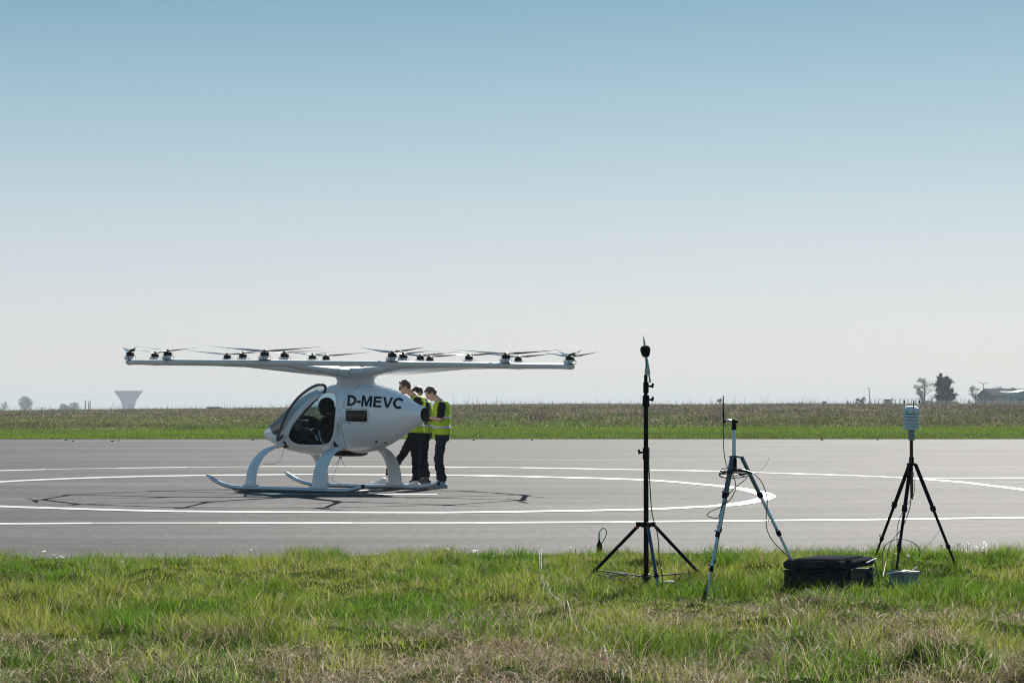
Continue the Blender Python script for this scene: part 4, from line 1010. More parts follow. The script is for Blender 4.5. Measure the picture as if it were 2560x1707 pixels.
# person at the left: sunglasses, tall, front foot forward
p1 = person('person', (X(1040, 37.0), 37.0, 0), R(180), 'tall person with sunglasses, yellow vest and white shoes, leftmost of the three', 'people behind the aircraft')
mb = MB(); q1, r1 = head(mb, (.20, .0, 1.775), R(16), R(4))
mb.cap((.0, 0, 1.60), .060, (.14, 0, 1.71), .056); mb.loft([((.02, 0, .98), .10, .15), ((.0, 0, 1.25), .10, .155), ((-.03, 0, 1.5), .10, .17), ((-.01, 0, 1.61), .06, .08)], 16)
for s_, el_, wr_ in ((1, (.10, .25, 1.26), (.26, .20, 1.08)), (-1, (.14, -.22, 1.25), (.35, -.15, 1.10))):
    mb.cap((-.04, s_ * .195, 1.55), .055, el_, .045); mb.cap(el_, .042, wr_, .028)
    finger_hand(mb, wr_, Vector(wr_) - Vector(el_), (0, -s_, 0), .5, s_)
LEG1 = [((.03, .10, .93), (.0, .11, .50), (.0, .12, .11)), ((.03, -.10, .93), (.24, -.17, .58), (.49, -.30, .20))]
for h_, k_, a_ in LEG1: mb.cap(h_, .08, k_, .05); mb.cap(k_, .05, a_, .035)
b1_ = bodymesh(p1, mb); eyes(q1, b1_); hairdo(q1, r1, 'hair', 'hair_brown', p1, quiff=.006)
sgm = MB(); 
for s_ in (1, -1):
    sgm.ell(q1(.093, s_ * .033, .004), (.012, .027, .020), r1, 8); sgm.tube([q1(.085, s_ * .062, .014), q1(-.01, s_ * .084, .012)], .005, 5)
sgm.build('sunglasses', 'black', p1)
mb = MB(); mb.loft([((.02, 0, .96), .12, .18), ((.0, 0, 1.25), .125, .185), ((-.03, 0, 1.50), .125, .20), ((-.02, 0, 1.60), .08, .12), ((.01, 0, 1.63), .066, .075)], 20)
for s_, el_ in ((1, (.06, .24, 1.34)), (-1, (.10, -.21, 1.33))): mb.cap((-.04, s_ * .19, 1.545), .072, el_, .066)
remesh(mb, 'shirt', 'shirt', p1, .012, 4, .005)
vest(p1, .02, -.03, 0, hem=.97, top=1.63, width=.21, depth=.15)
trousers(p1, 'trouser_black', (.02, 0, .96), LEG1, .009)
mb = MB(); s1 = shoe(mb, (.0, .12, .095), R(4), 1.05); s2 = shoe(mb, (.60, -.30, .115), R(-12), 1.25); sh_ = remesh(mb, 'shoes', 'shoe_white', p1, .010, 2); soles('sole', sh_, [s1, s2])

# person in the middle, mostly hidden
p2 = person('person', (X(1062, 38.9), 38.9, 0), R(185), 'dark haired person in navy jacket and yellow vest, half hidden between the other two', 'people behind the aircraft')
mb = MB(); q2_, r2 = head(mb, (.13, .0, 1.69), R(32), R(25))
mb.cap((.0, 0, 1.54), .060, (.09, 0, 1.63), .056); mb.loft([((.0, 0, .97), .10, .15), ((.0, 0, 1.25), .10, .155), ((-.01, 0, 1.45), .10, .17), ((0, 0, 1.54), .06, .08)], 16)
for s_, el_, wr_ in ((1, (-.02, .25, 1.22), (.02, .20, 1.12)), (-1, (.10, -.23, 1.2), (.30, -.10, 1.15))):
    mb.cap((-.01, s_ * .195, 1.48), .055, el_, .045); mb.cap(el_, .042, wr_, .028); finger_hand(mb, wr_, Vector(wr_) - Vector(el_), (0, -s_, 0), .5, s_)
LEG2 = [((0, .10, .92), (.02, .11, .50), (-.03, .12, .11)), ((0, -.10, .92), (.05, -.12, .5), (.06, -.12, .11))]
for h_, k_, a_ in LEG2: mb.cap(h_, .08, k_, .05); mb.cap(k_, .05, a_, .035)
b2_ = bodymesh(p2, mb); eyes(q2_, b2_); hairdo(q2_, r2, 'hair', 'hair_dark', p2)
mb = MB(); mb.loft([((0, 0, .95), .125, .185), ((.0, 0, 1.25), .125, .185), ((-.01, 0, 1.43), .125, .20), ((0, 0, 1.53), .08, .12), ((.02, 0, 1.56), .07, .078)], 20)
for s_, el_, wr_ in ((1, (-.02, .25, 1.22), (.02, .20, 1.14)), (-1, (.10, -.23, 1.2), (.26, -.12, 1.16))): mb.cap((-.01, s_ * .185, 1.475), .072, el_, .06); mb.cap(el_, .058, wr_, .045)
remesh(mb, 'jacket', 'jacket', p2, .012, 4, .006)
vest(p2, .0, .0, 0, hem=.95, top=1.545, width=.205, depth=.15)
trousers(p2, 'trouser_black', (-.01, 0, .95), LEG2, .009)
mb = MB(); s1 = shoe(mb, (-.03, .12, .095), R(4)); s2 = shoe(mb, (.08, -.12, .095), R(-8)); sh_ = remesh(mb, 'shoes', 'shoe_dark', p2, .010, 2); soles('sole', sh_, [s1, s2])
# remote unit held between them
hd = toP = P(1072.5, 1047, 36.62)
t_ = empty('handheld_controller', hd); tag(t_, 'black handheld controller box held between the hands of the rightmost person', 'controller')
MB().rbox((0, 0, 0), (.15, .12, .07), .02).build('housing', 'black', t_); MB().tube([(-.03, 0, -.03), (.0, -.02, -.16), (.03, 0, -.30), (.02, 0, -.38)], .004, 5).build('lead', 'cable', t_)

# pilot in the cabin
pl_ = empty('person', toW((.42, .20, 0)), YAW); tag(pl_, 'pilot in black suit and black helmet seated in the open cabin', 'person')
mb = MB(); qp, rp_ = head(mb, (.06, 0, 1.415), R(22), R(0))
mb.cap((-.03, 0, 1.22), .06, (.03, 0, 1.34), .056); mb.loft([((-.05, 0, .90), .12, .16), ((-.10, 0, 1.1), .12, .17), ((-.08, 0, 1.22), .07, .12)], 16)
for s_ in (1, -1):
    mb.cap((-.06, s_ * .17, 1.20), .055, (.12, s_ * .20, .99), .045); mb.cap((.12, s_ * .20, .99), .042, (.34, s_ * .12, .98), .028)
    finger_hand(mb, (.34, s_ * .12, .98), (1, 0, -.1), (0, 0, -1), .6, s_)
    mb.cap((0, s_ * .09, .92), .09, (.48, s_ * .11, 1.0), .06); mb.cap((.48, s_ * .11, 1.0), .055, (.72, s_ * .11, .76), .04); mb.cap((.72, s_ * .11, .76), .035, (.84, s_ * .11, .78), .03)
bodymesh(pl_, mb); eyes(qp, pl_)
mb = MB(); mb.loft([((-.02, 0, .84), .17, .20), ((-.06, 0, 1.0), .16, .20), ((-.10, 0, 1.15), .15, .21), ((-.07, 0, 1.26), .10, .13), ((-.03, 0, 1.30), .075, .08)], 20)
for s_ in (1, -1):
    mb.cap((-.07, s_ * .19, 1.18), .082, (.12, s_ * .21, .99), .062); mb.cap((.12, s_ * .21, .99), .060, (.31, s_ * .125, .98), .045)
    mb.cap((0, s_ * .10, .91), .112, (.48, s_ * .12, .99), .080); mb.cap((.48, s_ * .12, .99), .078, (.72, s_ * .12, .77), .055)
remesh(mb, 'flight_suit', 'black_matte', pl_, .012, 4, .006)
mb = MB(); shoe(mb, (.74, .12, .80), 0); shoe(mb, (.74, -.12, .80), 0); remesh(mb, 'boots', 'black', pl_, .010, 2)
mb = MB(); mb.ell(qp(-.01, 0, .035), (.150, .132, .135), rp_, 18); mb.ell(qp(.045, 0, -.045), (.105, .098, .085), rp_, 14); mb.ell(qp(-.04, 0, -.03), (.10, .115, .10), rp_, 14)
hl_ = remesh(mb, 'helmet', 'black', pl_, .010, 4)
mb = MB(); mb.ell(qp(.06, 0, .01), (.103, .100, .058), rp_, 16); mb.build('visor', 'glass_dark', hl_)
mb = MB(); mb.tube([qp(-.05, .142, .10), qp(-.02, .146, .02), qp(.03, .13, -.06)], .006, 5); mb.build('helmet_trim', 'line', hl_)
bt = MB()
for pz_ in ([(.13, .225, .98), (.05, .235, .86)], [(.02, .235, 1.05), (.0, .24, .93), (-.04, .235, .84), (-.12, .235, .78)]):
    bt.tube([Vector(a) for a in pz_], .024, 6, flat=.15)
bt.build('harness_strap', 'strap', pl_)
MB().tube([(.17, .215, 1.045), (.23, .20, 1.03)], .02, 6).build('harness_buckle', 'skid_metal', pl_)

# ================================================================== MEASURING STANDS ON THE VERGE
def on(px_, D_):     # ground point at picture column px_, depth D_
    x_ = X(px_, D_); return Vector((x_, D_, float(terrain(np.array([x_]), np.array([D_]))[0])))
# ---- black microphone stand
D1 = 16.0; b_ = on(1614.5, D1)
ms = empty('microphone_stand', (b_.x, b_.y, 0)); tag(ms, 'tall black telescopic microphone stand with three braced legs on the grass', 'stand')
def zl(py, D_): return P(1280, py, D_).z
def sec(y0_, y1_, r_, m_, name, par, dx_=0., n_=16, D_=D1):
    return MB().lathe([(r_ * .93, zl(y0_, D_)), (r_, zl(y0_, D_) + .004), (r_, zl(y1_, D_) - .004), (r_ * .93, zl(y1_, D_))], c=(dx_, 0, 0), n=n_).build(name, m_, par)
lower = sec(1458, 1150, .0195, 'stand_black', 'lower_tube', ms)
sec(1150, 1010, .0178, 'stand_black', 'middle_tube', ms)
sec(1012, 937, .0140, 'stand_black', 'upper_tube', ms)
for y0_, y1_, r_, sx_ in ((1149.5, 1118.5, .0262, -1), (1017, 987.5, .0262, 1), (982.5, 955, .0215, 1)):
    c_ = sec(y0_, y1_, r_, 'stand_black', 'clamp_collar', ms, .001)
    zc_ = zl((y0_ + y1_) / 2 - 4, D1); kn = MB()
    kn.tube([(sx_ * .02, 0, zc_), (sx_ * .045, 0, zc_)], .009, 8); kn.rbox((sx_ * .052, 0, zc_ + .003), (.018, .012, .036), .004, rot=Matrix.Rotation(R(12 * sx_), 3, 'Y'))
    kn.build('clamp_knob', 'stand_black', c_)
col_ = MB(); zc_ = zl(1311, D1)
col_.rbox((0, 0, zc_), (.075, .06, .042), .012)
for a in (R(-80), R(150), R(32)): col_.rbox((.055 * math.cos(a), .055 * math.sin(a), zc_ + .002), (.055, .028, .036), .004, rot=Matrix.Rotation(a, 3, 'Z'))
cb = col_.build('leg_bracket', 'stand_black', ms)
MB().tube([(-.062, .028, zc_ - .02), (-.072, .02, zc_ - .02)], .013, 8).build('red_knob', 'red', cb)
foot = MB().lathe([(.03, .045), (.032, .05), (.032, .085), (.022, .09)], n=14); fb = foot.build('brace_hub', 'stand_black', ms)
for a, rr_, m_ in ((R(-82), .46, 'stand_blue'), (R(149), .55, 'stand_black'), (R(8), .50, 'stand_black')):
    t0 = Vector((.07 * math.cos(a), .07 * math.sin(a), zc_ - .012)); t1 = Vector((rr_ * math.cos(a), rr_ * math.sin(a), .0))
    lg = MB().tube([t0, t1], .0135, 10).build('leg', m_, ms)
    MB().tube([t1 - (t1 - t0).normalized() * .05, t1 + (t1 - t0).normalized() * .008], .017, 8).build('rubber_foot', 'rubber', lg)
    t2 = t0.lerp(t1, .78); MB().tube([t2, (.025 * math.cos(a), .025 * math.sin(a), .068)], .0095, 8, flat=.6).build('brace', 'stand_black', ms)
    MB().lathe([(.017, -.015), (.019, 0), (.017, .015)], c=t2, n=10, axis=(t1 - t0).to_track_quat('Z', 'Y').to_matrix()).build('brace_clip', 'stand_black', lg)
# microphone with foam ball on top
mi = empty('microphone', P(1614, 937, D1)); mi['o'] = 0; del mi['o']
tag(mi, 'measuring microphone with round black foam windscreen and spike on the black stand', 'microphone')
def rel(px_, py_): return P(px_, py_, D1) - mi.location
bd = MB(); bd.tube([rel(1615.5, 933), rel(1616, 912), rel(1614.5, 890)], [.007, .007, .006], 8); bd.build('microphone_body', 'cable', mi)
MB().tube([rel(1621, 920), rel(1618.5, 905), rel(1616, 889)], [.009, .0085, .006], 10).build('blue_sleeve', 'tube_blue', mi)
tb = MB(); tb.tube([rel(1618.5, 938), rel(1618.8, 930), rel(1618.2, 922), rel(1616.8, 917)], [.0225, .022, .019, .013], 12); tb.build('tape_wrap', 'tape', mi)
tb = MB(); tb.tube([rel(1624.5, 956), rel(1624.5, 948), rel(1622.5, 937)], [.014, .013, .009], 10, flat=.6); tb.build('tape_flap', 'tape', mi)
fo = MB(); q_ = (rel(1612, 862) - rel(1615, 892)).normalized().to_track_quat('Z', 'Y').to_matrix()
fo.lathe([(.016, -.046), (.024, -.043), (.033, -.022), (.0385, .0), (.0395, .012), (.036, .028), (.026, .039), (.012, .043)], c=rel(1613.6, 877.5), n=24, axis=q_)
fo.build('foam_windscreen', 'foam', mi)
MB().tube([rel(1611.5, 863), rel(1610, 850), rel(1608.6, 839.5)], [.0085, .0055, .001], 8).build('bird_spike', 'metal_grey', mi)
def cable(name, pts, r_, m_, label, cat, step=14):
    """pts: picture column, picture row, depth"""
    q = smooth_pts([p[:2] + (p[2],) for p in pts], step); v_ = [P(a, b, c) for a, b, c in q]
    return tag(MB().tube(v_, r_, 7).build(name, m_, None), label, cat)
def cab_part(name, pts, r_, m_, parent, step=12):
    q = smooth_pts([p[:2] + (p[2],) for p in pts], step); v_ = [P(a, b, c) - parent.location for a, b, c in q]
    return MB().tube(v_, r_, 7).build(name, m_, parent)
cable('microphone_cable', [(1622, 1120, 15.95), (1622, 1160, 15.93), (1625, 1215, 15.92), (1629, 1275, 15.92), (1636, 1307, 15.9), (1643, 1330, 15.9), (1647, 1365, 15.88), (1648, 1400, 15.86), (1656, 1440, 15.8), (1655, 1458, 15.8), (1648, 1466, 15.7)], .0042, 'cable', 'thin black cable hanging down the right side of the black microphone stand', 'cable')
# coil of cable and small grey box in the grass under the stand
g_ = on(1545, 16.1); cc_ = MB(); pts = []
for i in range(90):
    a = i * .22; r_ = .10 + .05 * math.sin(i * .21); pts.append((r_ * 1.3 * math.cos(a), r_ * math.sin(a), .045 + .022 * math.sin(i * .33) + .02 * (i / 90)))
co = cc_.tube(pts, .0042, 6).build('cable_coil', 'cable_grey'); co.location = g_ + Vector((-.02, 0, .02)); tag(co, 'loose coil of grey cable lying in the grass left of the stand foot', 'cable')
gl_ = on(1672, 15.9); gb = empty('adapter_box', gl_ + Vector((0, 0, .05)), R(20)); tag(gb, 'small grey rounded adapter box lying in the grass at the foot of the microphone stand', 'box')
MB().loft([((0, 0, -.025), .05, .035), ((0, 0, 0), .058, .04), ((0, 0, .02), .05, .034), ((0, 0, .03), .034, .022)], 16, 3).build('housing', 'plastic_grey', gb); MB().box((-.057, 0, 0), (.02, .05, .03)).build('plug', 'stand_black', gb)

# ---- antenna tripod
D2 = 15.4; top = P(1838, 1141, D2)
at = empty('antenna_tripod', (top.x, D2, 0)); tag(at, 'silver blue aluminium tripod with black leg clamps, second stand from the left', 'tripod')
def rl(v_, e_): return v_ - e_.location
def legs3(e_, top_v, feet, fr_, rads, mats, clamp_m, spread=.03, ang=None):
    for ft in feet:
        ft = Vector(ft); d_ = (ft - top_v); hd_ = Vector((d_.x, d_.y, 0)).normalized(); a_ = top_v + hd_ * spread
        prev = a_; L_ = None
        for i, f_ in enumerate(fr_):
            nx_ = a_.lerp(ft, f_); s_ = MB().tube([prev, nx_], rads[i], 10).build('leg' if i == 0 else 'leg_section', mats[i], e_ if i == 0 else L_)
            if i == 0: L_ = s_
            if f_ < 1:
                u_ = (ft - a_).normalized(); MB().lathe([(rads[i] * 1.12, -.022), (rads[i] * 1.4, -.018), (rads[i] * 1.4, .012), (rads[i] * 1.1, .02)], c=nx_, n=12, axis=u_.to_track_quat('Z', 'Y').to_matrix()).build('leg_clamp', clamp_m, L_)
                kb = MB().ell(nx_ + Vector((-.016, -.006, .03)), (.008, .008, .008), n=6); kb.build('clamp_stud', clamp_m, L_)
            prev = nx_
        MB().lathe([(.004, -.03), (.010, -.01), (.010, .02), (.006, .03)], c=ft, n=8).build('foot_tip', 'rubber', L_)
tv = top - at.location
fA = G(1766, 1489) - at.location; fB_ = G(1773.5, 1461) - at.location; fC = G(2019, 1481) - at.location
legs3(at, tv, [fA, fC], [.285, .565, .81, 1.0], [.0150, .0125, .0105, .0085], ['alu_dark', 'alu', 'alu', 'alu'], 'stand_black', .045)
legs3(at, tv + Vector((0, .04, 0)), [fB_], [.285, .565, .81, 1.0], [.0150, .0125, .0105, .0085], ['alu_dark', 'alu', 'alu', 'alu'], 'stand_black', .03)
zz = lambda py: zl(py, D2)
cx2 = P(1835, 1100, D2).x - at.location.x
MB().lathe([(.0145, zz(1145)), (.0150, zz(1140)), (.0140, zz(1070)), (.0130, zz(1069))], c=(cx2, 0, 0), n=16).build('centre_column', 'alu', at)
MB().lathe([(.010, zz(1180)), (.016, zz(1177)), (.017, zz(1150)), (.012, zz(1140))], c=(cx2 + .004, 0, 0), n=16).build('column_base', 'stand_black', at)
MB().lathe([(.017, zz(1173)), (.018, zz(1170)), (.018, zz(1167)), (.017, zz(1166))], c=(cx2 + .004, 0, 0), n=16).build('column_ring', 'cable', at)
MB().rbox((cx2 + .006, 0, zz(1141)), (.085, .06, .016), .02).build('crown', 'alu_dark', at)
MB().lathe([(.0175, zz(1074)), (.0185, zz(1071)), (.0185, zz(1066)), (.017, zz(1064))], c=(cx2, 0, 0), n=16).build('column_collar', 'stand_black', at)
hdm = MB(); hdm.lathe([(.015, zz(1064)), (.016, zz(1058)), (.0165, zz(1050)), (.012, zz(1048.5))], c=(cx2, 0, 0), n=16); hdm.tube([(cx2 - .01, 0, zz(1053)), (cx2 + .022, 0, zz(1053)), (cx2 + .028, 0, zz(1057))], [.012, .012, .009], 10); hdm.build('elbow', 'stand_black', at)
# rod antenna clamped to it
aw = empty('rod_antenna', P(1808.5, 1052, D2)); tag(aw, 'thin black rod antenna on a short arm at the top of the silver blue tripod', 'antenna')
al = lambda a, b: rl(P(a, b, D2), aw)
MB().tube([al(1808.6, 1058), al(1808.6, 1040), al(1808.4, 1012), al(1808.3, 989)], [.0075, .0068, .0046, .0036], 10).build('rod', 'stand_black', aw)
MB().tube([al(1808.5, 1053), al(1813, 1051.5), al(1818, 1051)], [.014, .010, .007], 10).build('socket', 'stand_black', aw)
MB().tube([al(1816, 1051.2), al(1822, 1051), al(1829, 1051.3)], [.0085, .0105, .0075], 10).build('arm', 'alu', aw)
cable('antenna_cable', [(1808.6, 1058, 15.38), (1809, 1110, 15.38), (1812, 1145, 15.36), (1820, 1172, 15.34), (1832, 1190, 15.30), (1838.5, 1205, 15.28), (1838, 1225, 15.26), (1826, 1248, 15.25), (1812, 1260, 15.25)], .0035, 'cable', 'black cable running down from the rod antenna to the tripod', 'cable')
# wound cable loops on the tripod
wl = MB(); rw = random.Random(5)
for k_ in range(5):
    ph_ = rw.uniform(0, 6); pts = []
    for i in range(26):
        a = ph_ + i * 2 * math.pi / 25; ex = 36 + rw.uniform(-1, 1) * 1.5 + k_ * 1.4
        pts.append(P(1836 + ex * math.cos(a) + k_ * .8, 1182 + 6 * math.sin(a) + k_ * 1.8 - 4 + 4 * math.cos(a + k_), D2 + .12 * math.sin(a)))
    wl.tube(pts, .0038, 6)
tag(wl.build('wound_cable', 'cable'), 'flat loops of black cable wound around the neck of the silver blue tripod', 'cable')
cable('looped_lead', [(1799.5, 1174, 15.3), (1818, 1180, 15.28), (1845, 1187, 15.28), (1868, 1193, 15.28), (1845, 1212, 15.26), (1822, 1234, 15.25), (1806, 1262, 15.25), (1799, 1285, 15.25), (1793, 1295, 15.24), (1772, 1291, 15.24), (1768, 1285, 15.24), (1780, 1276, 15.24), (1800, 1268, 15.24), (1820, 1250, 15.24)], .0032, 'cable', 'black lead bowing out to the left of the silver blue tripod leg', 'cable')
cable('case_lead', [(1845, 1172, 15.3), (1868, 1176, 15.28), (1890, 1188, 15.25), (1907, 1210, 15.22), (1917, 1240, 15.2), (1918, 1265, 15.2), (1915, 1295, 15.2), (1918, 1325, 15.2), (1932, 1352, 15.2), (1955, 1376, 15.25), (1972, 1392, 15.3), (1985, 1404, 15.4)], .0034, 'cable', 'black lead curving down from the silver blue tripod to the black case', 'cable')
cable('white_wire', [(1884, 1185, 15.3), (1893, 1181, 15.3), (1908, 1170, 15.3), (1918, 1156, 15.3), (1922.5, 1144, 15.3)], .0016, 'cable_white', 'short thin white wire end sticking up right of the tripod neck', 'wire')
cable('white_peg', [(1762, 1492, 15.0), (1794, 1465, 15.0)], .004, 'plastic_grey', 'pale peg lying at an angle in the grass by the left tripod foot', 'peg')

# ---- weather station tripod
D3 = 17.3; tp3 = P(2278.7, 1161, D3)
wt3 = empty('weather_tripod', (tp3.x, D3, 0)); tag(wt3, 'slim black tripod carrying the white weather sensor, rightmost stand', 'tripod')
tv = tp3 - wt3.location
feet3 = [G(2181, 1409) - wt3.location, G(2400, 1440) - wt3.location, G(2238, 1448) - wt3.location]
legs3(wt3, tv, feet3, [.40, .74, 1.0], [.0165, .0125, .0095], ['stand_black'] * 3, 'stand_black', .045)
z3 = lambda py: zl(py, D3)
MB().rbox((0, 0, z3(1160)), (.075, .07, .022), .02).build('crown', 'stand_black', wt3)
for y0_, y1_, r_, nm in ((1248, 1155, .0125, 'lower_column'), (1158, 1142, .021, 'column_lock'), (1142, 1096, .0142, 'upper_column')):
    MB().lathe([(r_ * .9, z3(y0_)), (r_, z3(y0_) + .005), (r_, z3(y1_) - .005), (r_ * .9, z3(y1_))], n=14).build(nm, 'stand_black', wt3)
MB().tube([(-.008, -.016, z3(1100)), (-.006, -.017, z3(1135)), (-.004, -.02, z3(1160)), (-.006, -.016, z3(1190)), (.0, -.016, z3(1240))], .0035, 6).build('red_lead', 'cable_red', wt3)
ws = empty('weather_sensor', P(2279, 1099, D3)); tag(ws, 'white weather sensor with stacked louvre plates and three ultrasonic pins on the slim black tripod', 'sensor')
w0_ = ws.location.z; zr = lambda py: zl(py, D3) - w0_
MB().lathe([(.026, zr(1100)), (.028, zr(1098)), (.027, zr(1078)), (.02, zr(1075))], n=18).build('socket', 'plastic_grey', ws)
MB().box((.014, -.026, zr(1083)), (.012, .006, .02)).build('blue_label', 'tube_blue', ws)
for k_ in range(5):
    zt_ = zr(1035.5 + 7.7 * k_); zb_ = zr(1042 + 7.7 * k_ + (.8 if k_ == 4 else 0))
    MB().lathe([(.045, zb_ + .001), (.0715, zb_), (.0725, zb_ + .003), (.058, zt_ - .001), (.045, zt_)], n=28).build('louvre_plate', 'plastic_white', ws)
MB().lathe([(.04, zr(1075)), (.045, zr(1074)), (.045, zr(1035)), (.04, zr(1034))], n=20).build('core', 'plastic_grey', ws)
hdw = MB().lathe([(.068, zr(1034)), (.072, zr(1033)), (.0715, zr(1023)), (.066, zr(1019.5)), (.055, zr(1019)), (.052, zr(1016)), (.03, zr(1014.8)), (.004, zr(1014.6))], n=30).build('head', 'plastic_white', ws)
MB().lathe([(.0565, zr(1019.3)), (.0575, zr(1018.6)), (.054, zr(1017.8))], n=28).build('head_groove', 'line', hdw)
MB().box((-.046, -.053, zr(1029.5)), (.019, .006, .009), rot=Matrix.Rotation(R(-42), 3, 'Z')).build('label', 'navy', hdw)
MB().box((-.044, -.055, zr(1025.5)), (.014, .004, .0025), rot=Matrix.Rotation(R(-42), 3, 'Z')).build('label_print', 'plastic_grey', hdw)
MB().box((.004, -.072, zr(1029.5)), (.004, .005, .016)).build('slot', 'line', hdw)
for a, b_l in ((R(200), 1), (R(-18), 1), (R(80), 0)):
    a_ = Vector((.0655 * math.cos(a), .0655 * math.sin(a), 0)) if b_l else Vector((.009, -.05, 0))
    pn = MB().lathe([(.0062, zr(1026)), (.0062, zr(1007)), (.0048, zr(1006))], c=a_, n=10).build('pin', 'plastic_white' if b_l else 'metal_grey', ws)
    MB().lathe([(.0052, zr(1008.5)), (.0056, zr(1007.5)), (.0056, zr(1001.5)), (.004, zr(1000.6))], c=a_, n=10).build('pin_tip', 'black' if b_l else 'metal_grey', pn)
cable('sensor_lead', [(2277, 1250, 17.2), (2276, 1262, 17.1), (2268, 1290, 17.0), (2252, 1325, 16.9), (2233, 1345, 16.8), (2222, 1370, 16.7), (2216, 1400, 16.6), (2211, 1425, 16.4), (2208, 1440, 16.2)], .0038, 'cable_red', 'dark red cable hanging from the slim black tripod down to the case', 'cable')
cable('black_lead', [(2284, 1180, 17.2), (2286, 1215, 17.2), (2283, 1240, 17.15), (2262, 1270, 17.0), (2248, 1298, 17.0), (2243, 1325, 16.9), (2243, 1360, 16.8), (2246, 1420, 16.6)], .0028, 'cable', 'thin black lead hanging inside the slim black tripod legs', 'cable')
cable('hoop_cable', [(2206, 1412, 16.3), (2206, 1385, 16.3), (2214, 1362, 16.3), (2235, 1349, 16.3), (2262, 1348, 16.35), (2285, 1357, 16.4), (2299, 1373, 16.4), (2298, 1388, 16.35), (2283, 1396, 16.3), (2262, 1390, 16.3), (2247, 1372, 16.3), (2246, 1350, 16.3)], .0032, 'cable', 'springy dark cable looping in the air between the slim tripod legs', 'cable')
cable('bent_wire', [(2296, 1388, 16.35), (2312, 1368, 16.4), (2330, 1350, 16.4), (2345, 1330, 16.4), (2350, 1324, 16.4)], .0014, 'cable', 'hair thin wire rising to the right of the hoop cable', 'wire')

# ---- big black case with lifted lid
c0 = on(2108, 15.05); c0.z = -.01
U = Vector((-.88, .475, 0)).normalized(); W = Vector((.475, .88, 0)).normalized()
LU, LW = .47, .68
ca = empty('equipment_case', c0, 0); ca.rotation_euler = (R(-2.4), 0, 0); tag(ca, 'large black hard shell equipment case with its lid slightly lifted, lying in the grass', 'case')
rc = Matrix(((W.x, U.x, 0), (W.y, U.y, 0), (0, 0, 1)))     # local x along W, y along U
cc0 = (W * LW + U * LU) / 2
def rb(c, d, r_, rot=None): return MB().rbox(cc0 + rc @ Vector(c), d, r_, rot=rc if rot is None else rc @ rot, seg=4)
rb((0, 0, .095), (LW, LU, .19), .035).build('tub', 'case', ca)
rb((0, 0, .185), (LW + .02, LU + .02, .016), .04).build('tub_rim', 'case', ca)
tl = Matrix.Rotation(R(-1.6), 3, 'Y')
ld_ = rb((0, 0, .238), (LW + .012, LU + .012, .062), .04, tl).build('lid', 'case_lid', ca)
rb((0, 0, .274), (LW - .12, LU - .12, .012), .03, tl).build('lid_panel', 'case_lid', ld_)
for sgn in (-1, 1):
    for dx_ in (-.16, -.135, -.11): 
        rb((dx_ * 2.0 + (.1 if sgn > 0 else .02), sgn * (LU / 2 + .002), .236), (.010, .018, .066), .004, tl).build('rib', 'case_lid', ld_)
for k_ in range(4):
    rb((-LW / 2 - .004, -.175 + k_ * .022, .232), (.016, .010, .066), .004, tl).build('rib', 'case_lid', ld_)
for k_ in range(3):
    rb((-LW / 2 - .004, .12 + k_ * .022, .232), (.016, .010, .066), .004, tl).build('rib', 'case_lid', ld_)
for l_ in (-.12, .14):
    lt = rb((-LW / 2 - .012, l_, .165), (.018, .055, .075), .006).build('latch', 'case', ca)
for l_ in (-.23, .23): rb((l_, -LU / 2 - .012, .165), (.055, .018, .075), .006).build('latch', 'case', ca)
hnd = rb((-LW / 2 - .018, 0, .10), (.02, .14, .03), .006).build('carry_handle', 'case', ca)
st_ = MB().tube([cc0 + rc @ Vector((.17, -LU / 2 - .01, .19)), cc0 + rc @ Vector((.33, -LU / 2 - .03, .06))], .0045, 6).build('lid_stay', 'alu', ca)
wr = MB().tube([cc0 + rc @ Vector((.12, -LU / 2 - .012, .222)), cc0 + rc @ Vector((.33, -LU / 2 - .02, .242)), cc0 + rc @ Vector((.39, -LU / 2 + .02, .235)), cc0 + rc @ Vector((.40, -LU / 2 + .0, .12)), cc0 + rc @ Vector((.40, -LU / 2 - .02, .02))], .0045, 6).build('case_wire', 'stand_blue', None)
wr.location = c0; tag(wr, 'dark wire coming out of the gap under the case lid', 'cable')
# small grey junction box beside it
jb = on(2257, 15.75); je = empty('junction_box', (jb.x, jb.y, 0), R(28)); tag(je, 'small pale grey junction box with flat lid standing right of the black case', 'box')
MB().rbox((0, 0, .055), (.15, .18, .11), .008).build('body', 'plastic_grey', je)
MB().rbox((0, 0, .12), (.16, .19, .022), .008).build('lid', 'plastic_grey', je)
MB().ell((-.02, .02, .134), (.012, .012, .005), n=8).build('screw_plug', 'cable_red', je)
cable('box_wire', [(2215, 1436, 15.6), (2235, 1430, 15.6), (2262, 1428, 15.6), (2283, 1424, 15.6), (2292, 1416, 15.65)], .004, 'plastic_grey', 'pale short wire lying across the lid of the small grey box', 'wire')
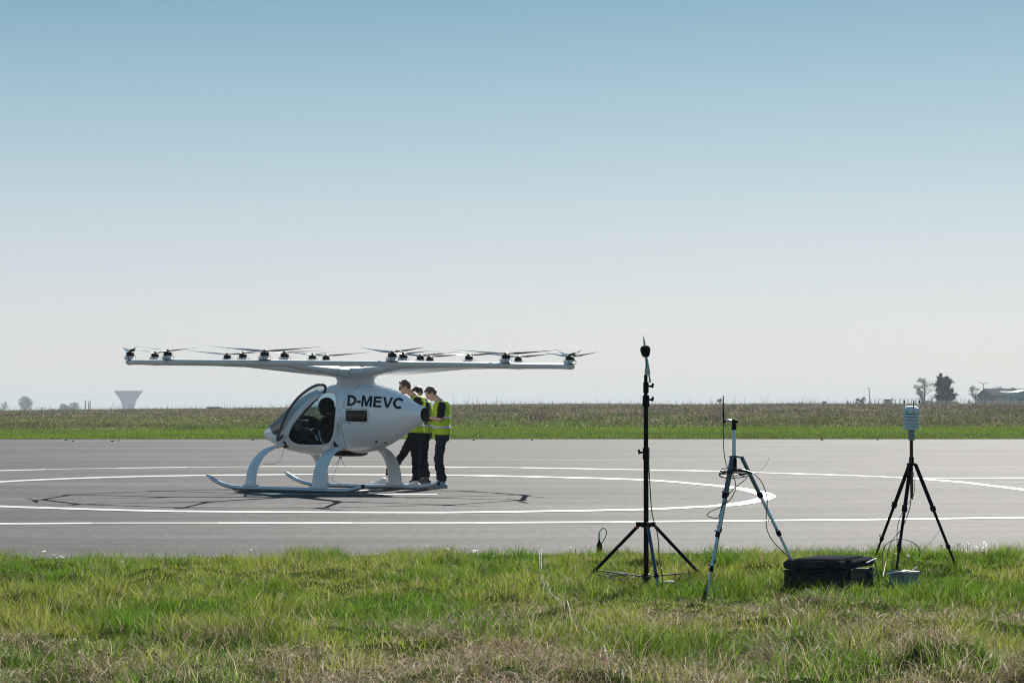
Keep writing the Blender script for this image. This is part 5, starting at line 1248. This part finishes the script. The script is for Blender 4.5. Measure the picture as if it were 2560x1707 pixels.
# ---- little ground microphone at the verge edge
gm = empty('ground_microphone', P(1498, 1366, 19.2)); gm.location.z = .0
zg = P(1498, 1366, 19.2); gm.location = (zg.x, zg.y, .02)
tag(gm, 'small upright black connector with white tip and a looped lead at the grass edge', 'microphone')
g2 = lambda a, b: P(a, b, 19.2) - gm.location
MB().tube([g2(1498.5, 1392), g2(1498.5, 1362), g2(1498, 1352), g2(1498, 1345)], [.03, .028, .010, .008], 10).build('housing', 'black', gm)
MB().tube([g2(1498, 1347), g2(1498, 1341), g2(1498, 1334), g2(1498.5, 1326)], [.009, .010, .008, .006], 8).build('tip', 'cable_white', gm)
q = smooth_pts([(1498.5, 1330, 0), (1503, 1323, 0), (1510, 1320, 0), (1516, 1326, 0), (1515, 1338, 0), (1509, 1350, 0), (1503, 1358, 0)], 3)
MB().tube([g2(a[0], a[1]) for a in q], .0045, 6).build('lead', 'cable', gm)
# ---- cables through the grass
for k_, (off, m_) in enumerate(((0, 'cable_grey'), (5, 'cable_pale'))):
    q = [(1350 + off, 1372), (1348 + off, 1392), (1350 + off * .8, 1412), (1352 + off, 1440), (1362 + off, 1466), (1384 + off, 1492), (1408 + off * 2, 1522), (1428, 1552), (1452, 1580), (1482, 1605), (1505, 1632), (1520, 1658), (1545 + 4 * off, 1690), (1560 + 4 * off, 1720)]
    v_ = []
    for a, b, _ in smooth_pts([(*p, 0) for p in q], 6):
        g = G(a, b + 14, 0.0); z = float(terrain(np.array([g.x]), np.array([g.y]))[0]); v_.append(Vector((g.x, g.y, z + .040 + .018 * math.sin(b * .11 + k_ * 2))))
    tag(MB().tube(v_, .0032, 6).build('ground_cable', m_), 'pale cable snaking through the grass towards the runway, %s of the two' % ('left' if k_ == 0 else 'right'), 'cable')
# ---- daisies and dandelion heads along the verge
fm = MB(); fm.lathe([(.002, 0), (.0022, .08)], n=5); fme = fm.mesh('stalk'); fme.materials.append(M['stem_green'])
hm_ = MB(); 
for k_ in range(12):
    a = k_ * math.pi / 6; hm_.add([(0, 0, 0), (.016 * math.cos(a - .2), .016 * math.sin(a - .2), .005), (.017 * math.cos(a + .2), .017 * math.sin(a + .2), .003)], [(0, 1, 2)])
hm_.ell((0, 0, .003), (.010, .010, .008), n=8); hme = hm_.mesh('petals', False); hme.materials.append(M['petal'])
fl = [(110, 1374), (134, 1382), (141, 1389), (151, 1386), (157, 1388), (305, 1399), (557, 1384), (627, 1369), (944, 1379), (1068, 1360), (1110, 1366), (1118, 1366), (1162, 1362), (1180, 1371), (1186, 1373), (1192, 1371), (1236, 1384), (1425, 1363), (1438, 1366), (1545, 1364), (1762, 1364), (1801, 1361), (1818, 1364), (1844, 1361), (2289, 1352), (2262, 1373), (2340, 1362), (2355, 1358), (2400, 1354), (2408, 1357), (2420, 1362), (2432, 1365), (2388, 1372), (2395, 1374), (2403, 1371), (2380, 1368), (2440, 1362), (2460, 1372), (2490, 1371), (2508, 1370), (2450, 1358), (2425, 1355), (2412, 1378), (2294, 1402), (2305, 1400), (2270, 1384), (2240, 1380), (2330, 1370), (2367, 1379), (2472, 1366)]
rf = random.Random(9)
for i in range(16): fl.append((rf.uniform(2360, 2500), rf.uniform(1350, 1380)))
for (a, b) in fl:
    D_ = rf.uniform(18.3, 19.2) if b < 1380 and a > 600 else 17.7; p = P(a, b + 5, D_); g = float(terrain(np.array([p.x]), np.array([D_]))[0])
    if b > 1392: pass
    o_ = link(bpy.data.objects.new('daisy', fme)); hgt = max(p.z - g, .03); o_.location = (p.x, D_, g); o_.scale = (1, 1, hgt / .08)
    tag(o_, ('small white daisy in the dense patch right of the slim black tripod' if a > 2210 else 'small white daisy at the verge edge near the silver blue tripod' if a > 1700 else 'small white daisy at the verge edge between the aircraft and the black stand' if a > 900 else 'small white daisy at the verge edge in the left part of the picture'), 'flower', 'daisies scattered along the grass edge')
    h_ = link(bpy.data.objects.new('flower_head', hme), o_); h_.location = (0, 0, .08); h_.scale = (1, 1, .08 / hgt); h_.rotation_euler = (rf.uniform(-.9, .3), rf.uniform(-.5, .5), rf.uniform(0, 6))
    k_ = rf.uniform(.55, 1.0); h_.scale = (k_, k_, k_ * .08 / hgt)

# ================================================================== FAR BACKGROUND
def gz(x_, y_): return float(terrain(np.array([x_]), np.array([y_]))[0])
def base(px_, D_): x_ = X(px_, D_); return Vector((x_, D_, gz(x_, D_)))
# water tower
D_ = 2000.; bt_ = base(321.5, D_); twr = empty('water_tower', bt_); tag(twr, 'pale funnel shaped concrete water tower rising behind the field', 'tower')
k_ = D_ / F; zt = P(321, 977.5, D_).z - bt_.z
prof = []
for py, wpx in ((1060, 24), (1040, 24.5), (1024, 26.5), (1015, 30), (1005, 35.5), (998, 43), (990, 53), (984, 62), (978.5, 71.5)): prof.append((wpx / 2 * k_, P(321, py, D_).z - bt_.z))
prof += [(71.8 / 2 * k_, zt + .2), (60 / 2 * k_, zt + .25)]
prof[0] = (prof[0][0], -2.0)
MB().lathe(prof, n=48).build('shaft', 'concrete', twr)
MB().lathe([(6.5 * k_, zt), (6 * k_, zt + .5), (2 * k_, zt + .7)], n=12).build('cap', 'concrete', twr)
MB().tube([(0, 0, zt + .4), (0, 0, zt + 2.4)], .06, 5).build('mast', 'metal_grey', twr)
for dx_ in (0, 5.5):       # two navy slanted stripes painted near the foot, following the curved wall
    vv = []; pr_ = sorted(prof[:9], key=lambda a: a[1])
    for i in range(9):
        t = i / 8; py = 1024 - 14 * t; z = P(321, py, D_).z - bt_.z; r_ = np.interp(z, [a[1] for a in pr_], [a[0] for a in pr_]) + .06
        for e_ in (0, 4.2):
            xx_ = (-2.5 + dx_ + e_ + 11 * t + 1.5 * math.sin(t * 3)) * k_; vv.append((xx_, -math.sqrt(max(r_ * r_ - xx_ * xx_, .01)), z))
    MB().add(vv, [(2 * i, 2 * i + 1, 2 * i + 3, 2 * i + 2) for i in range(8)]).build('painted_stripe', 'navy', twr)
MB().box((-4.2 * k_, -13.2 * k_, P(321, 1017, D_).z - bt_.z), (1.8 * k_, .8, 1.9)).build('door', 'skylight', twr)
# trees
def bare_tree(loc, H_, Wd, seed, label, group, trunk_r=.2, depth=6, up=.62, twig=.035, base_f=.15, ivy=None):
    """trunk, limbs and twigs that fill an egg shaped crown"""
    rr_ = random.Random(seed); e_ = empty('bare_tree', loc); tag(e_, label, 'tree', group); tk = MB(); cr = MB()
    cz_, rz_, rx_ = H_ * .60, H_ * .42, Wd / 2; low = H_ * (.12 if up < .55 else .22)
    def clampin(p):
        q = Vector((p.x / rx_, p.y / rx_, (p.z - cz_) / rz_)); L_ = q.length; lim = rr_.uniform(.86, 1.04)
        if L_ > lim: q *= lim / L_
        return Vector((q.x * rx_, q.y * rx_, max(cz_ + q.z * rz_, low)))
    def limb(p0, p1, r0, r1, mb_, bow=.10):
        L_ = (p1 - p0).length; m_ = p0.lerp(p1, .5) + Vector((rr_.gauss(0, bow) * L_, rr_.gauss(0, bow) * L_, rr_.uniform(-.02, .14) * L_)); mb_.tube([p0, m_, p1], [r0, (r0 + r1) / 2, r1], 5 if mb_ is tk else 3, cap=False); return m_
    trunk = [Vector((rr_.gauss(0, .02) * Wd * t, 0, H_ * .92 * t - .5 * (1 - t))) for t in (0, .25, .5, .75, 1)]
    tk.tube(trunk, [trunk_r, trunk_r * .8, trunk_r * .55, trunk_r * .3, twig], 6, cap=False)
    n1 = 13 + 2 * max(0, depth - 5)
    for i in range(n1):
        t = .16 + .80 * (i + rr_.random()) / n1; p0 = Vector((0, 0, t * H_ * .9)); a = rr_.uniform(0, 6.283); out = rr_.uniform(.2, .98)
        p1 = clampin(p0 + Vector((math.cos(a) * rx_ * out, math.sin(a) * rx_ * out, H_ * rr_.uniform(.08, .30))))
        r1_ = trunk_r * .32 * (1.1 - t * .7); m1 = limb(p0, p1, r1_, twig * 1.4, tk if r1_ > twig * 2 else cr)
        for j in range(5 + depth // 2):
            f_ = rr_.uniform(.2, 1); s0 = p0.lerp(m1, f_ * 2) if f_ < .5 else m1.lerp(p1, f_ * 2 - 1); sp_ = Wd * .17
            s1 = clampin(s0 + (p1 - p0).normalized() * sp_ * .7 + Vector((rr_.gauss(0, 1), rr_.gauss(0, 1), rr_.gauss(.25, .7))) * sp_ * .55); m2 = limb(s0, s1, twig * 1.6, twig, cr)
            for k in range(3 + depth // 2):
                u0 = s0.lerp(s1, rr_.uniform(.3, 1)); u1 = clampin(u0 + (s1 - s0) * .3 + Vector((rr_.gauss(0, 1), rr_.gauss(0, 1), rr_.gauss(.2, .8))) * sp_ * .28); limb(u0, u1, twig, twig * .5, cr)
    tk.build('trunk', 'bark', e_); cr.build('crown', 'bark', e_)
    if ivy: leafcloud(e_, 'ivy', ivy, seed, 170, .45)
    return e_
def leafcloud(e_, name, blobs, seed, n_=900, size=.5, col=(.035, .055, .03)):
    rr_ = np.random.default_rng(seed); P_ = []
    for (cx_, cz_, rx_, rz_) in blobs:
        k = int(n_ * 1.0); v_ = rr_.normal(size=(k, 3)); v_ /= np.linalg.norm(v_, axis=1, keepdims=True); v_ *= (rr_.random((k, 1)) ** .45); P_.append(v_ * [rx_, rx_ * .8, rz_] + [cx_, 0, cz_])
    P_ = np.concatenate(P_); n2 = len(P_); a = rr_.normal(size=(n2, 3)); b = rr_.normal(size=(n2, 3)); a /= np.linalg.norm(a, axis=1, keepdims=True); b -= a * (a * b).sum(1, keepdims=True); b /= np.linalg.norm(b, axis=1, keepdims=True)
    s_ = size * rr_.uniform(.5, 1.2, (n2, 1)); V_ = np.stack([P_ - a * s_, P_ + b * s_ * .5, P_ + a * s_, P_ - b * s_ * .5], 1).reshape(-1, 3)
    c_ = np.repeat(np.array(col) * rr_.uniform(.5, 1.4, (n2, 1)), 4, 0)
    return npmesh(name, V_, np.arange(4 * n2).reshape(-1, 4), col=c_, m='needle', parent=e_)
def size_at(pxw, pytop, D_, b_): return (pxw * D_ / F, P(1280, pytop, D_).z - b_.z)
DL = 1450.; GRP = 'distant trees behind the field'
def bt2(px_, w_, top_, D_, seed, label, **k):
    b_ = base(px_, D_); W_, H_ = size_at(w_, top_, D_, b_); return bare_tree(b_, H_, W_, seed, label, GRP, **k), H_, W_, b_
bt2(11, 19, 1003, DL, 11, 'hazy bare tree above a dark bush at the far left edge of the picture', trunk_r=.4, twig=.10, depth=5, ivy=[(0, 4.5, 3.2, 4.2)])
bt2(63, 48, 993, DL, 12, 'largest hazy bare tree on the left with a round full crown', trunk_r=.7, twig=.11, depth=8, ivy=[(1.8, 8, 3.4, 4.2), (-1.8, 5.5, 2.6, 3.4), (3.4, 5, 2.6, 4), (-.5, 11, 2.8, 2.8)])
bt2(105, 8, 1016, DL, 13, 'tiny bare tree between the round hazy tree and the dark evergreen', trunk_r=.2, twig=.09, depth=4)
bt2(134, 20, 1021, DL, 14, 'low bare bush just left of the dark hazy evergreen', trunk_r=.2, twig=.09, depth=5, up=.4)
bt2(187, 32, 1005.5, DL, 15, 'wide bare tree just right of the dark hazy evergreen', trunk_r=.5, twig=.09, depth=7, ivy=[(2.4, 3.4, 2.2, 3.2)])
b_ = base(162, DL); e_ = empty('evergreen_tree', b_); tag(e_, 'dark round hazy evergreen among the bare trees on the left', 'tree', GRP); hh_ = P(162, 1007, DL).z - b_.z
MB().tube([(0, 0, -.5), (0, 0, hh_ * .7)], [.3, .15], 6).build('trunk', 'bark', e_)
leafcloud(e_, 'crown', [(-1.0, hh_ * .66, 2.6, hh_ * .30), (1.6, hh_ * .54, 2.8, hh_ * .28), (-2.2, hh_ * .35, 2.2, hh_ * .3), (3.0, hh_ * .30, 2.0, hh_ * .27), (.3, hh_ * .3, 3.2, hh_ * .3)], 5, 500, .55)
for px_, top_, w_, lb in ((214, 1000.5, 4.5, 'leftmost'), (222, 1002.5, 3, 'middle'), (225.8, 1000.0, 3.2, 'rightmost')):
    b_ = base(px_, DL); e_ = empty('poplar_tree', b_); tag(e_, 'narrow upright leafless poplar, %s of the three left of the water tower' % lb, 'tree', 'three poplars by the water tower'); hh_ = P(px_, top_, DL).z - b_.z
    MB().tube([(0, 0, -.5), (0, 0, hh_ * .9)], [.18, .06], 5).build('trunk', 'bark', e_); mb = MB(); rr_ = random.Random(int(px_))
    for i in range(70):
        z0 = rr_.uniform(.12, .88) * hh_; a = rr_.uniform(0, 6.28); r_ = w_ / 2 * DL / F * (1 - abs(z0 / hh_ - .5) * .9); mb.tube([(0, 0, z0), (r_ * math.cos(a) * .8, r_ * math.sin(a) * .8, z0 + .6), (r_ * math.cos(a), r_ * math.sin(a), z0 + 1.8)], [.11, .09, .06], 3, cap=False)
    mb.build('crown', 'bark', e_)
# right side group
DR = 430.
bt2(2312, 62, 940, DR, 21, 'large bare birch left of the dark conifers', trunk_r=.26, twig=.016, depth=9, up=.75)
bt2(2437, 40, 960.5, DR, 22, 'bare tree between the dark conifers and the barn', trunk_r=.18, twig=.018, depth=7, up=.6)
bt2(2152, 36, 991, DR, 23, 'low bare bushy shrub left of the lamp post', trunk_r=.12, twig=.03, depth=7, up=.35)
bt2(2231, 16, 994, DR, 24, 'small bare shrub right of the teal hut', trunk_r=.07, twig=.022, depth=5, up=.5)
bt2(1800, 26, 995, 420, 25, 'small bare bush on the crest above the antenna tripod', trunk_r=.07, twig=.022, depth=6, up=.4)
bt2(2497, 50, 964, 560, 26, 'bare treetop showing above the barn roof, left one', trunk_r=.25, twig=.03, depth=7, up=.6)
bt2(2533, 24, 966, 560, 27, 'bare treetop showing above the barn roof, right one', trunk_r=.2, twig=.03, depth=6, up=.6)
def spruce(px_, top_, w_, D_, seed, label, sparse):
    b_ = base(px_, D_); H_ = P(px_, top_, D_).z - b_.z; Wd = w_ * D_ / F; e_ = empty('conifer_tree', b_); tag(e_, label, 'tree', 'dark conifers on the right')
    MB().tube([(0, 0, -.5), (0, 0, H_ * .96)], [.28, .05], 7).build('trunk', 'bark', e_)
    rr_ = np.random.default_rng(seed); Ps = []; Ds = []
    nb = 120 if not sparse else 74
    for i in range(nb):
        t = rr_.random() ** 1.15 * .97 + .02; z0 = t * H_; a = rr_.uniform(0, 6.283); rmax = Wd / 2 * float(np.interp(t, [0, .12, .4, .7, .88, 1], [.95, 1, .90, .74, .52, .12])) * rr_.uniform(.45, 1.18)
        nn = int(34 + 42 * rmax); f_ = rr_.random(nn); x_ = rmax * f_; sag = -.12 * x_ + .10 * x_ ** 2 / max(rmax, .3)
        spread = .10 + .07 * rmax
        p = np.stack([x_ * math.cos(a), x_ * math.sin(a), z0 + sag + .25 * f_], 1) + rr_.normal(size=(nn, 3)) * [spread * .8, spread * .8, .16]
        Ps.append(p); Ds.append(np.tile([math.cos(a), math.sin(a), .25], (nn, 1)))
    P_ = np.concatenate(Ps); d_ = np.concatenate(Ds); n2 = len(P_); b = rr_.normal(size=(n2, 3)); a_ = d_ + rr_.normal(size=(n2, 3)) * .45; a_ /= np.linalg.norm(a_, axis=1, keepdims=True)
    b -= a_ * (a_ * b).sum(1, keepdims=True); b /= np.linalg.norm(b, axis=1, keepdims=True); s_ = .20 * rr_.uniform(.6, 1.3, (n2, 1))
    V_ = np.stack([P_ - a_ * s_, P_ + b * s_ * .45, P_ + a_ * s_, P_ - b * s_ * .45], 1).reshape(-1, 3)
    npmesh('crown', V_, np.arange(4 * n2).reshape(-1, 4), col=np.repeat(np.array([.007, .022, .026]) * rr_.uniform(.5, 1.5, (n2, 1)), 4, 0), m='needle', parent=e_)
spruce(2351, 935, 52, DR + 6, 3, 'tallest dark conifer with an open ragged left side', True)
spruce(2352, 937, 26, DR + 8, 6, 'dark conifer standing inside the group behind the tallest one', False)
spruce(2370, 944, 48, DR, 4, 'broad dense dark conifer at the right of the conifer group', False)
# lamp posts
for px_, top_, two in ((2173, 971.5, 0), (2459, 958.3, 1)):
    b_ = base(px_, DR - 10); e_ = empty('lamp_post', b_); hh_ = P(px_, top_, DR - 10).z - b_.z
    tag(e_, 'slender grey lamp post with ' + ('two arms rising behind the barn gable' if two else 'a short head right of the bare shrub'), 'lamp post')
    MB().tube([(0, 0, -.3), (0, 0, hh_)], [.10, .07], 8).build('pole', 'metal_grey', e_)
    for s_ in ((1, -1) if two else (-.35,)):
        MB().tube([(0, 0, hh_ - .15), (s_ * .45, 0, hh_ + .12)], .035, 6).build('arm', 'metal_grey', e_)
        MB().rbox((s_ * .6, 0, hh_ + .13), (.45, .2, .10), .04).build('lamp_head', 'teal', e_)
# teal hut, grey container, long low box
def boxthing(name, px0, px1, top_, D_, m_, label, cat, dep=2.5, roof=None):
    b_ = base((px0 + px1) / 2, D_); wd_ = (px1 - px0) * D_ / F; hh_ = P(0, top_, D_).z - b_.z; e_ = empty(name, b_); tag(e_, label, cat)
    MB().rbox((0, 0, hh_ / 2 - .1), (wd_, dep, hh_ + .2), .04).build('body', m_, e_); MB().rbox((0, 0, hh_ + .03), (wd_ + .12, dep + .12, .07), .04).build('roof', roof or m_, e_)
    MB().box((-wd_ * .2, -dep / 2 - .02, hh_ * .5), (wd_ * .28, .05, hh_ * .8)).build('door', 'teal', e_); return e_
boxthing('utility_hut', 2211.5, 2224, 999, 415, 'hut', 'small pale teal utility hut on the crest left of the weather sensor', 'hut', 1.6, 'teal')
boxthing('storage_container', 2300, 2330, 1002.5, 418, 'metal_grey', 'low grey container in front of the bare birch', 'container', 2.4)
boxthing('site_shed', 519, 555, 1017.8, 330, 'plastic_grey', 'long low pale shed roof peeping over the crest left of the aircraft', 'shed', 2.2)
boxthing('marker_board', 2056, 2064, 1004, 340, 'tent', 'tiny grey cabinet on the crest left of the bare shrub', 'cabinet', .5)
b_ = base(2119.5, 335); e_ = tag(MB().tube([(0, 0, -.2), (0, 0, 1.2), (0, 0, 1.55)], [.10, .09, .04], 8).build('marker_post', 'black'), 'tiny dark post on the crest left of the low bare shrub', 'post'); e_.location = b_; e_.location.z = P(0, 1010, 335).z - .9
# perimeter fence
fe_ = empty('perimeter_fence', base(2370, 398)); tag(fe_, 'tall grey wire mesh perimeter fence with cranked post tops', 'fence')
Df = 398.; fz0 = fe_.location; ftop = P(0, 996.5, Df).z; fx = list(np.arange(2176, 2600, 10.2)) 
pm_ = None
for i, px_ in enumerate(fx):
    b_ = base(px_, Df); v_ = [b_ - fz0 + Vector((0, 0, -.3)), Vector((b_.x, b_.y, ftop - .35)) - fz0, Vector((b_.x + .28, b_.y, ftop)) - fz0]
    MB().tube(v_, .06, 5).build('post', 'metal_grey', fe_)
x0_, x1_ = X(fx[0], Df), X(fx[-1], Df); wm = MB()
for z in np.linspace(1.6, ftop - .4, 9): wm.tube([Vector((x0_, Df, z)) - fz0, Vector((x1_, Df, z)) - fz0], .007, 3)
for x_ in np.arange(x0_, x1_, .35): wm.tube([Vector((x_, Df, 1.2)) - fz0, Vector((x_, Df, ftop - .4)) - fz0], .004, 3)
wmo = wm.build('wire_mesh', 'metal_grey', fe_); wmo['kind'] = 'stuff'
# barn with pitched roof
DB = 440.; bb = empty('barn', base(2463, DB)); tag(bb, 'long beige barn with dark pitched roof and two pale skylights', 'building')
kb_ = DB / F; o0 = bb.location
def bp(px_, py_, dd=0.): v_ = P(px_, py_, DB + dd); return v_ - o0
gl, ga, gr_ = bp(2443.4, 989.5, 6), bp(2463, 972.5, 3), bp(2487.6, 989.5, 0)
run = Vector((28, 7, 0)); dn = lambda v_: Vector((v_.x, v_.y, -1.5))
MB().add([dn(gl), dn(gr_), gr_, ga, gl], [(0, 1, 2, 3, 4)]).build('gable_wall', 'cladding', bb)
fw = MB().add([dn(gr_), dn(gr_) + run, gr_ + run, gr_], [(0, 1, 2, 3)]).build('side_wall', 'cladding', bb)
bw = MB().add([dn(gl), dn(gl) + run, gl + run, gl], [(0, 1, 2, 3)]).build('rear_wall', 'cladding', bb)
n_r = 40
u_ = run.normalized()
rbs = MB()
for i in range(64):
    p = gr_ + run * (i + .5) / 64; rbs.box((p.x, p.y - .03, (p.z - 1.5) / 2), (.10, .06, p.z + 1.5))
ro_ = rbs.build('cladding_rib', 'cladding', fw)
slope = lambda a, b_, th=.12: MB().add([a, b_, b_ + run, a + run, a + Vector((0, 0, th)), b_ + Vector((0, 0, th)), b_ + run + Vector((0, 0, th)), a + run + Vector((0, 0, th))], [(0, 3, 2, 1), (4, 5, 6, 7), (0, 1, 5, 4), (1, 2, 6, 5), (2, 3, 7, 6), (3, 0, 4, 7)])
ov = Vector((-.25, -.06, 0)); r1_ = slope(ga + ov, gr_ + (gr_ - ga) * .04 + ov).build('roof', 'roof_dark', bb); slope(ga + ov, gl + (gl - ga) * .04 + ov).build('roof', 'roof_dark', bb)
MB().tube([ga + ov + Vector((-.05, -.1, .06)), gr_ + ov + (gr_ - ga) * .05 + Vector((-.05, -.1, .04))], .13, 4).build('verge_board', 'trim', bb)
MB().tube([ga + ov + Vector((-.05, -.1, .06)), gl + ov + (gl - ga) * .05 + Vector((-.05, -.1, .04))], .09, 4).build('verge_board', 'trim', bb)
MB().tube([gr_ + (gr_ - ga) * .05, gr_ + (gr_ - ga) * .05 + run], .07, 5).build('gutter', 'teal', bb)
for t0_, t1_ in ((.085, .28), (.36, .56)):
    a = ga.lerp(gr_, .38) + Vector((0, 0, .15)); b2 = ga.lerp(gr_, .60) + Vector((0, 0, .15)); MB().add([a + run * t0_, b2 + run * t0_, b2 + run * t1_, a + run * t1_], [(0, 1, 2, 3)]).build('skylight', 'skylight', r1_)
# pale building at the right edge
pb = empty('pale_building', base(2560, 425)); tag(pb, 'pale blue grey shed with a shallow gable, cut by the right edge of the picture', 'building'); o0 = pb.location
a = [P(2543.5, 1020, 425), P(2610, 1020, 425), P(2610, 979, 425), P(2577, 974.5, 425), P(2543.5, 983, 425)]
v_ = [p - o0 for p in a] + [p - o0 + Vector((0, 9, 0)) for p in a]
MB().add(v_, [(0, 1, 2, 3, 4), (9, 8, 7, 6, 5)] + [(i, (i + 1) % 5, (i + 1) % 5 + 5, i + 5) for i in range(5)]).build('wall', 'cladding_pale', pb, smooth=False)
for i, j in ((3, 4), (3, 2)):
    q0, q1 = a[i] - o0, a[j] - o0; MB().add([q0 + Vector((0, -.2, .05)), q1 + Vector((0, -.2, .05)), q1 + Vector((0, 9.2, .05)), q0 + Vector((0, 9.2, .05)), q0 + Vector((0, -.2, .2)), q1 + Vector((0, -.2, .2)), q1 + Vector((0, 9.2, .2)), q0 + Vector((0, 9.2, .2))], [(0, 3, 2, 1), (4, 5, 6, 7), (0, 1, 5, 4), (1, 2, 6, 5), (2, 3, 7, 6), (3, 0, 4, 7)]).build('roof', 'cladding_pale', pb, smooth=False)
MB().box((P(2556, 1003, 424.8).x - o0.x, -.08, P(2556, 1003, 424.8).z - o0.z), (1.3, .1, 1.0)).build('window', 'teal', pb)
# dark steel gate frame in front of the barn
ge = empty('steel_gate', base(2545, 405)); tag(ge, 'dark teal steel gate frame in front of the barn at the right edge', 'gate'); o0 = ge.location
for px_ in (2526, 2529, 2543.5, 2558, 2575):
    MB().tube([Vector((X(px_, 405), 405, 1.3)) - o0, Vector((X(px_, 405), 405, P(0, 993.7, 405).z)) - o0], .07, 4).build('upright', 'teal', ge)
for py_ in (993.9, 1000): MB().tube([Vector((X(2526, 405), 405, P(0, py_, 405).z)) - o0, Vector((X(2580, 405), 405, P(0, py_, 405).z)) - o0], .05, 4).build('rail', 'teal', ge)
# vehicles parked by the barn
def vehicle(name, px0, px1, top_, D_, label, cat, bodym, cabm, boxy):
    b_ = base((px0 + px1) / 2, D_); L_ = (px1 - px0) * D_ / F; hh_ = P(0, top_, D_).z - b_.z; z0 = hh_ - 1.9
    e_ = empty(name, b_ + Vector((0, 0, z0))); tag(e_, label, cat, 'vehicles parked by the barn')
    v_ = []; pr_ = [(-L_ / 2, .35), (L_ / 2, .35), (L_ / 2, 1.0), (L_ * .32, 1.08), (L_ * .22, 1.75), (-L_ * .35, 1.8), (-L_ / 2, 1.15)] if not boxy else [(-L_ / 2, .35), (L_ / 2, .35), (L_ / 2, 1.05), (L_ * .40, 1.15), (L_ * .33, 1.85), (-L_ * .5, 1.88)]
    for y_ in (-.8, .8):
        for a_, c_ in pr_: v_.append((a_, y_, c_))
    n_ = len(pr_); MB().add(v_, [tuple(range(n_)), tuple(range(n_, 2 * n_))[::-1]] + [(i, (i + 1) % n_, (i + 1) % n_ + n_, i + n_) for i in range(n_)]).build('body', bodym, e_, smooth=False)
    wf = [(-L_ * .30, 1.15), (L_ * .27, 1.12), (L_ * .19, 1.62), (-L_ * .27, 1.66)]
    MB().add([(a_, -.82, c_) for a_, c_ in wf], [(0, 1, 2, 3)]).build('window', cabm, e_, smooth=False)
    for s_ in (-1, 1):
        MB().lathe([(.1, -.12), (.36, -.12), (.36, .12), (.1, .12)], c=(s_ * L_ * .32, -.72, .36), n=16, axis=Matrix.Rotation(R(90), 3, 'X')).build('wheel', 'rubber', e_)
vehicle('parked_car', 2448, 2466, 998.3, 415, 'pale teal car with dark windows parked before the barn gable', 'car', 'hut', 'teal', False)
vehicle('parked_van', 2469.5, 2481, 999.2, 415, 'small white boxy van parked in front of the barn wall', 'van', 'skylight', 'teal', True)
vehicle('parked_car', 2440, 2447, 1004, 412, 'white low car half hidden at the barn corner', 'car', 'skylight', 'teal', False)

# ------------------------------------------------------------------ haze in the air
if HAZE > 0:
    m = bpy.data.materials.new('haze'); m.use_nodes = True; t = m.node_tree; t.nodes.clear()
    o_ = t.nodes.new('ShaderNodeOutputMaterial'); pv = t.nodes.new('ShaderNodeVolumePrincipled'); pv.inputs['Density'].default_value = HAZE
    pv.inputs['Color'].default_value = (.53, .60, .645, 1); pv.inputs['Anisotropy'].default_value = .0
    t.links.new(pv.outputs[0], o_.inputs['Volume'])
    mb = MB().box((0, 2500, 13.5), (11000, 5600, 30)); hz = mb.build('haze', m, smooth=False); tag(hz, 'thin pale haze in the air over the airfield', 'haze', kind='stuff')
    if 'category' in hz: pass
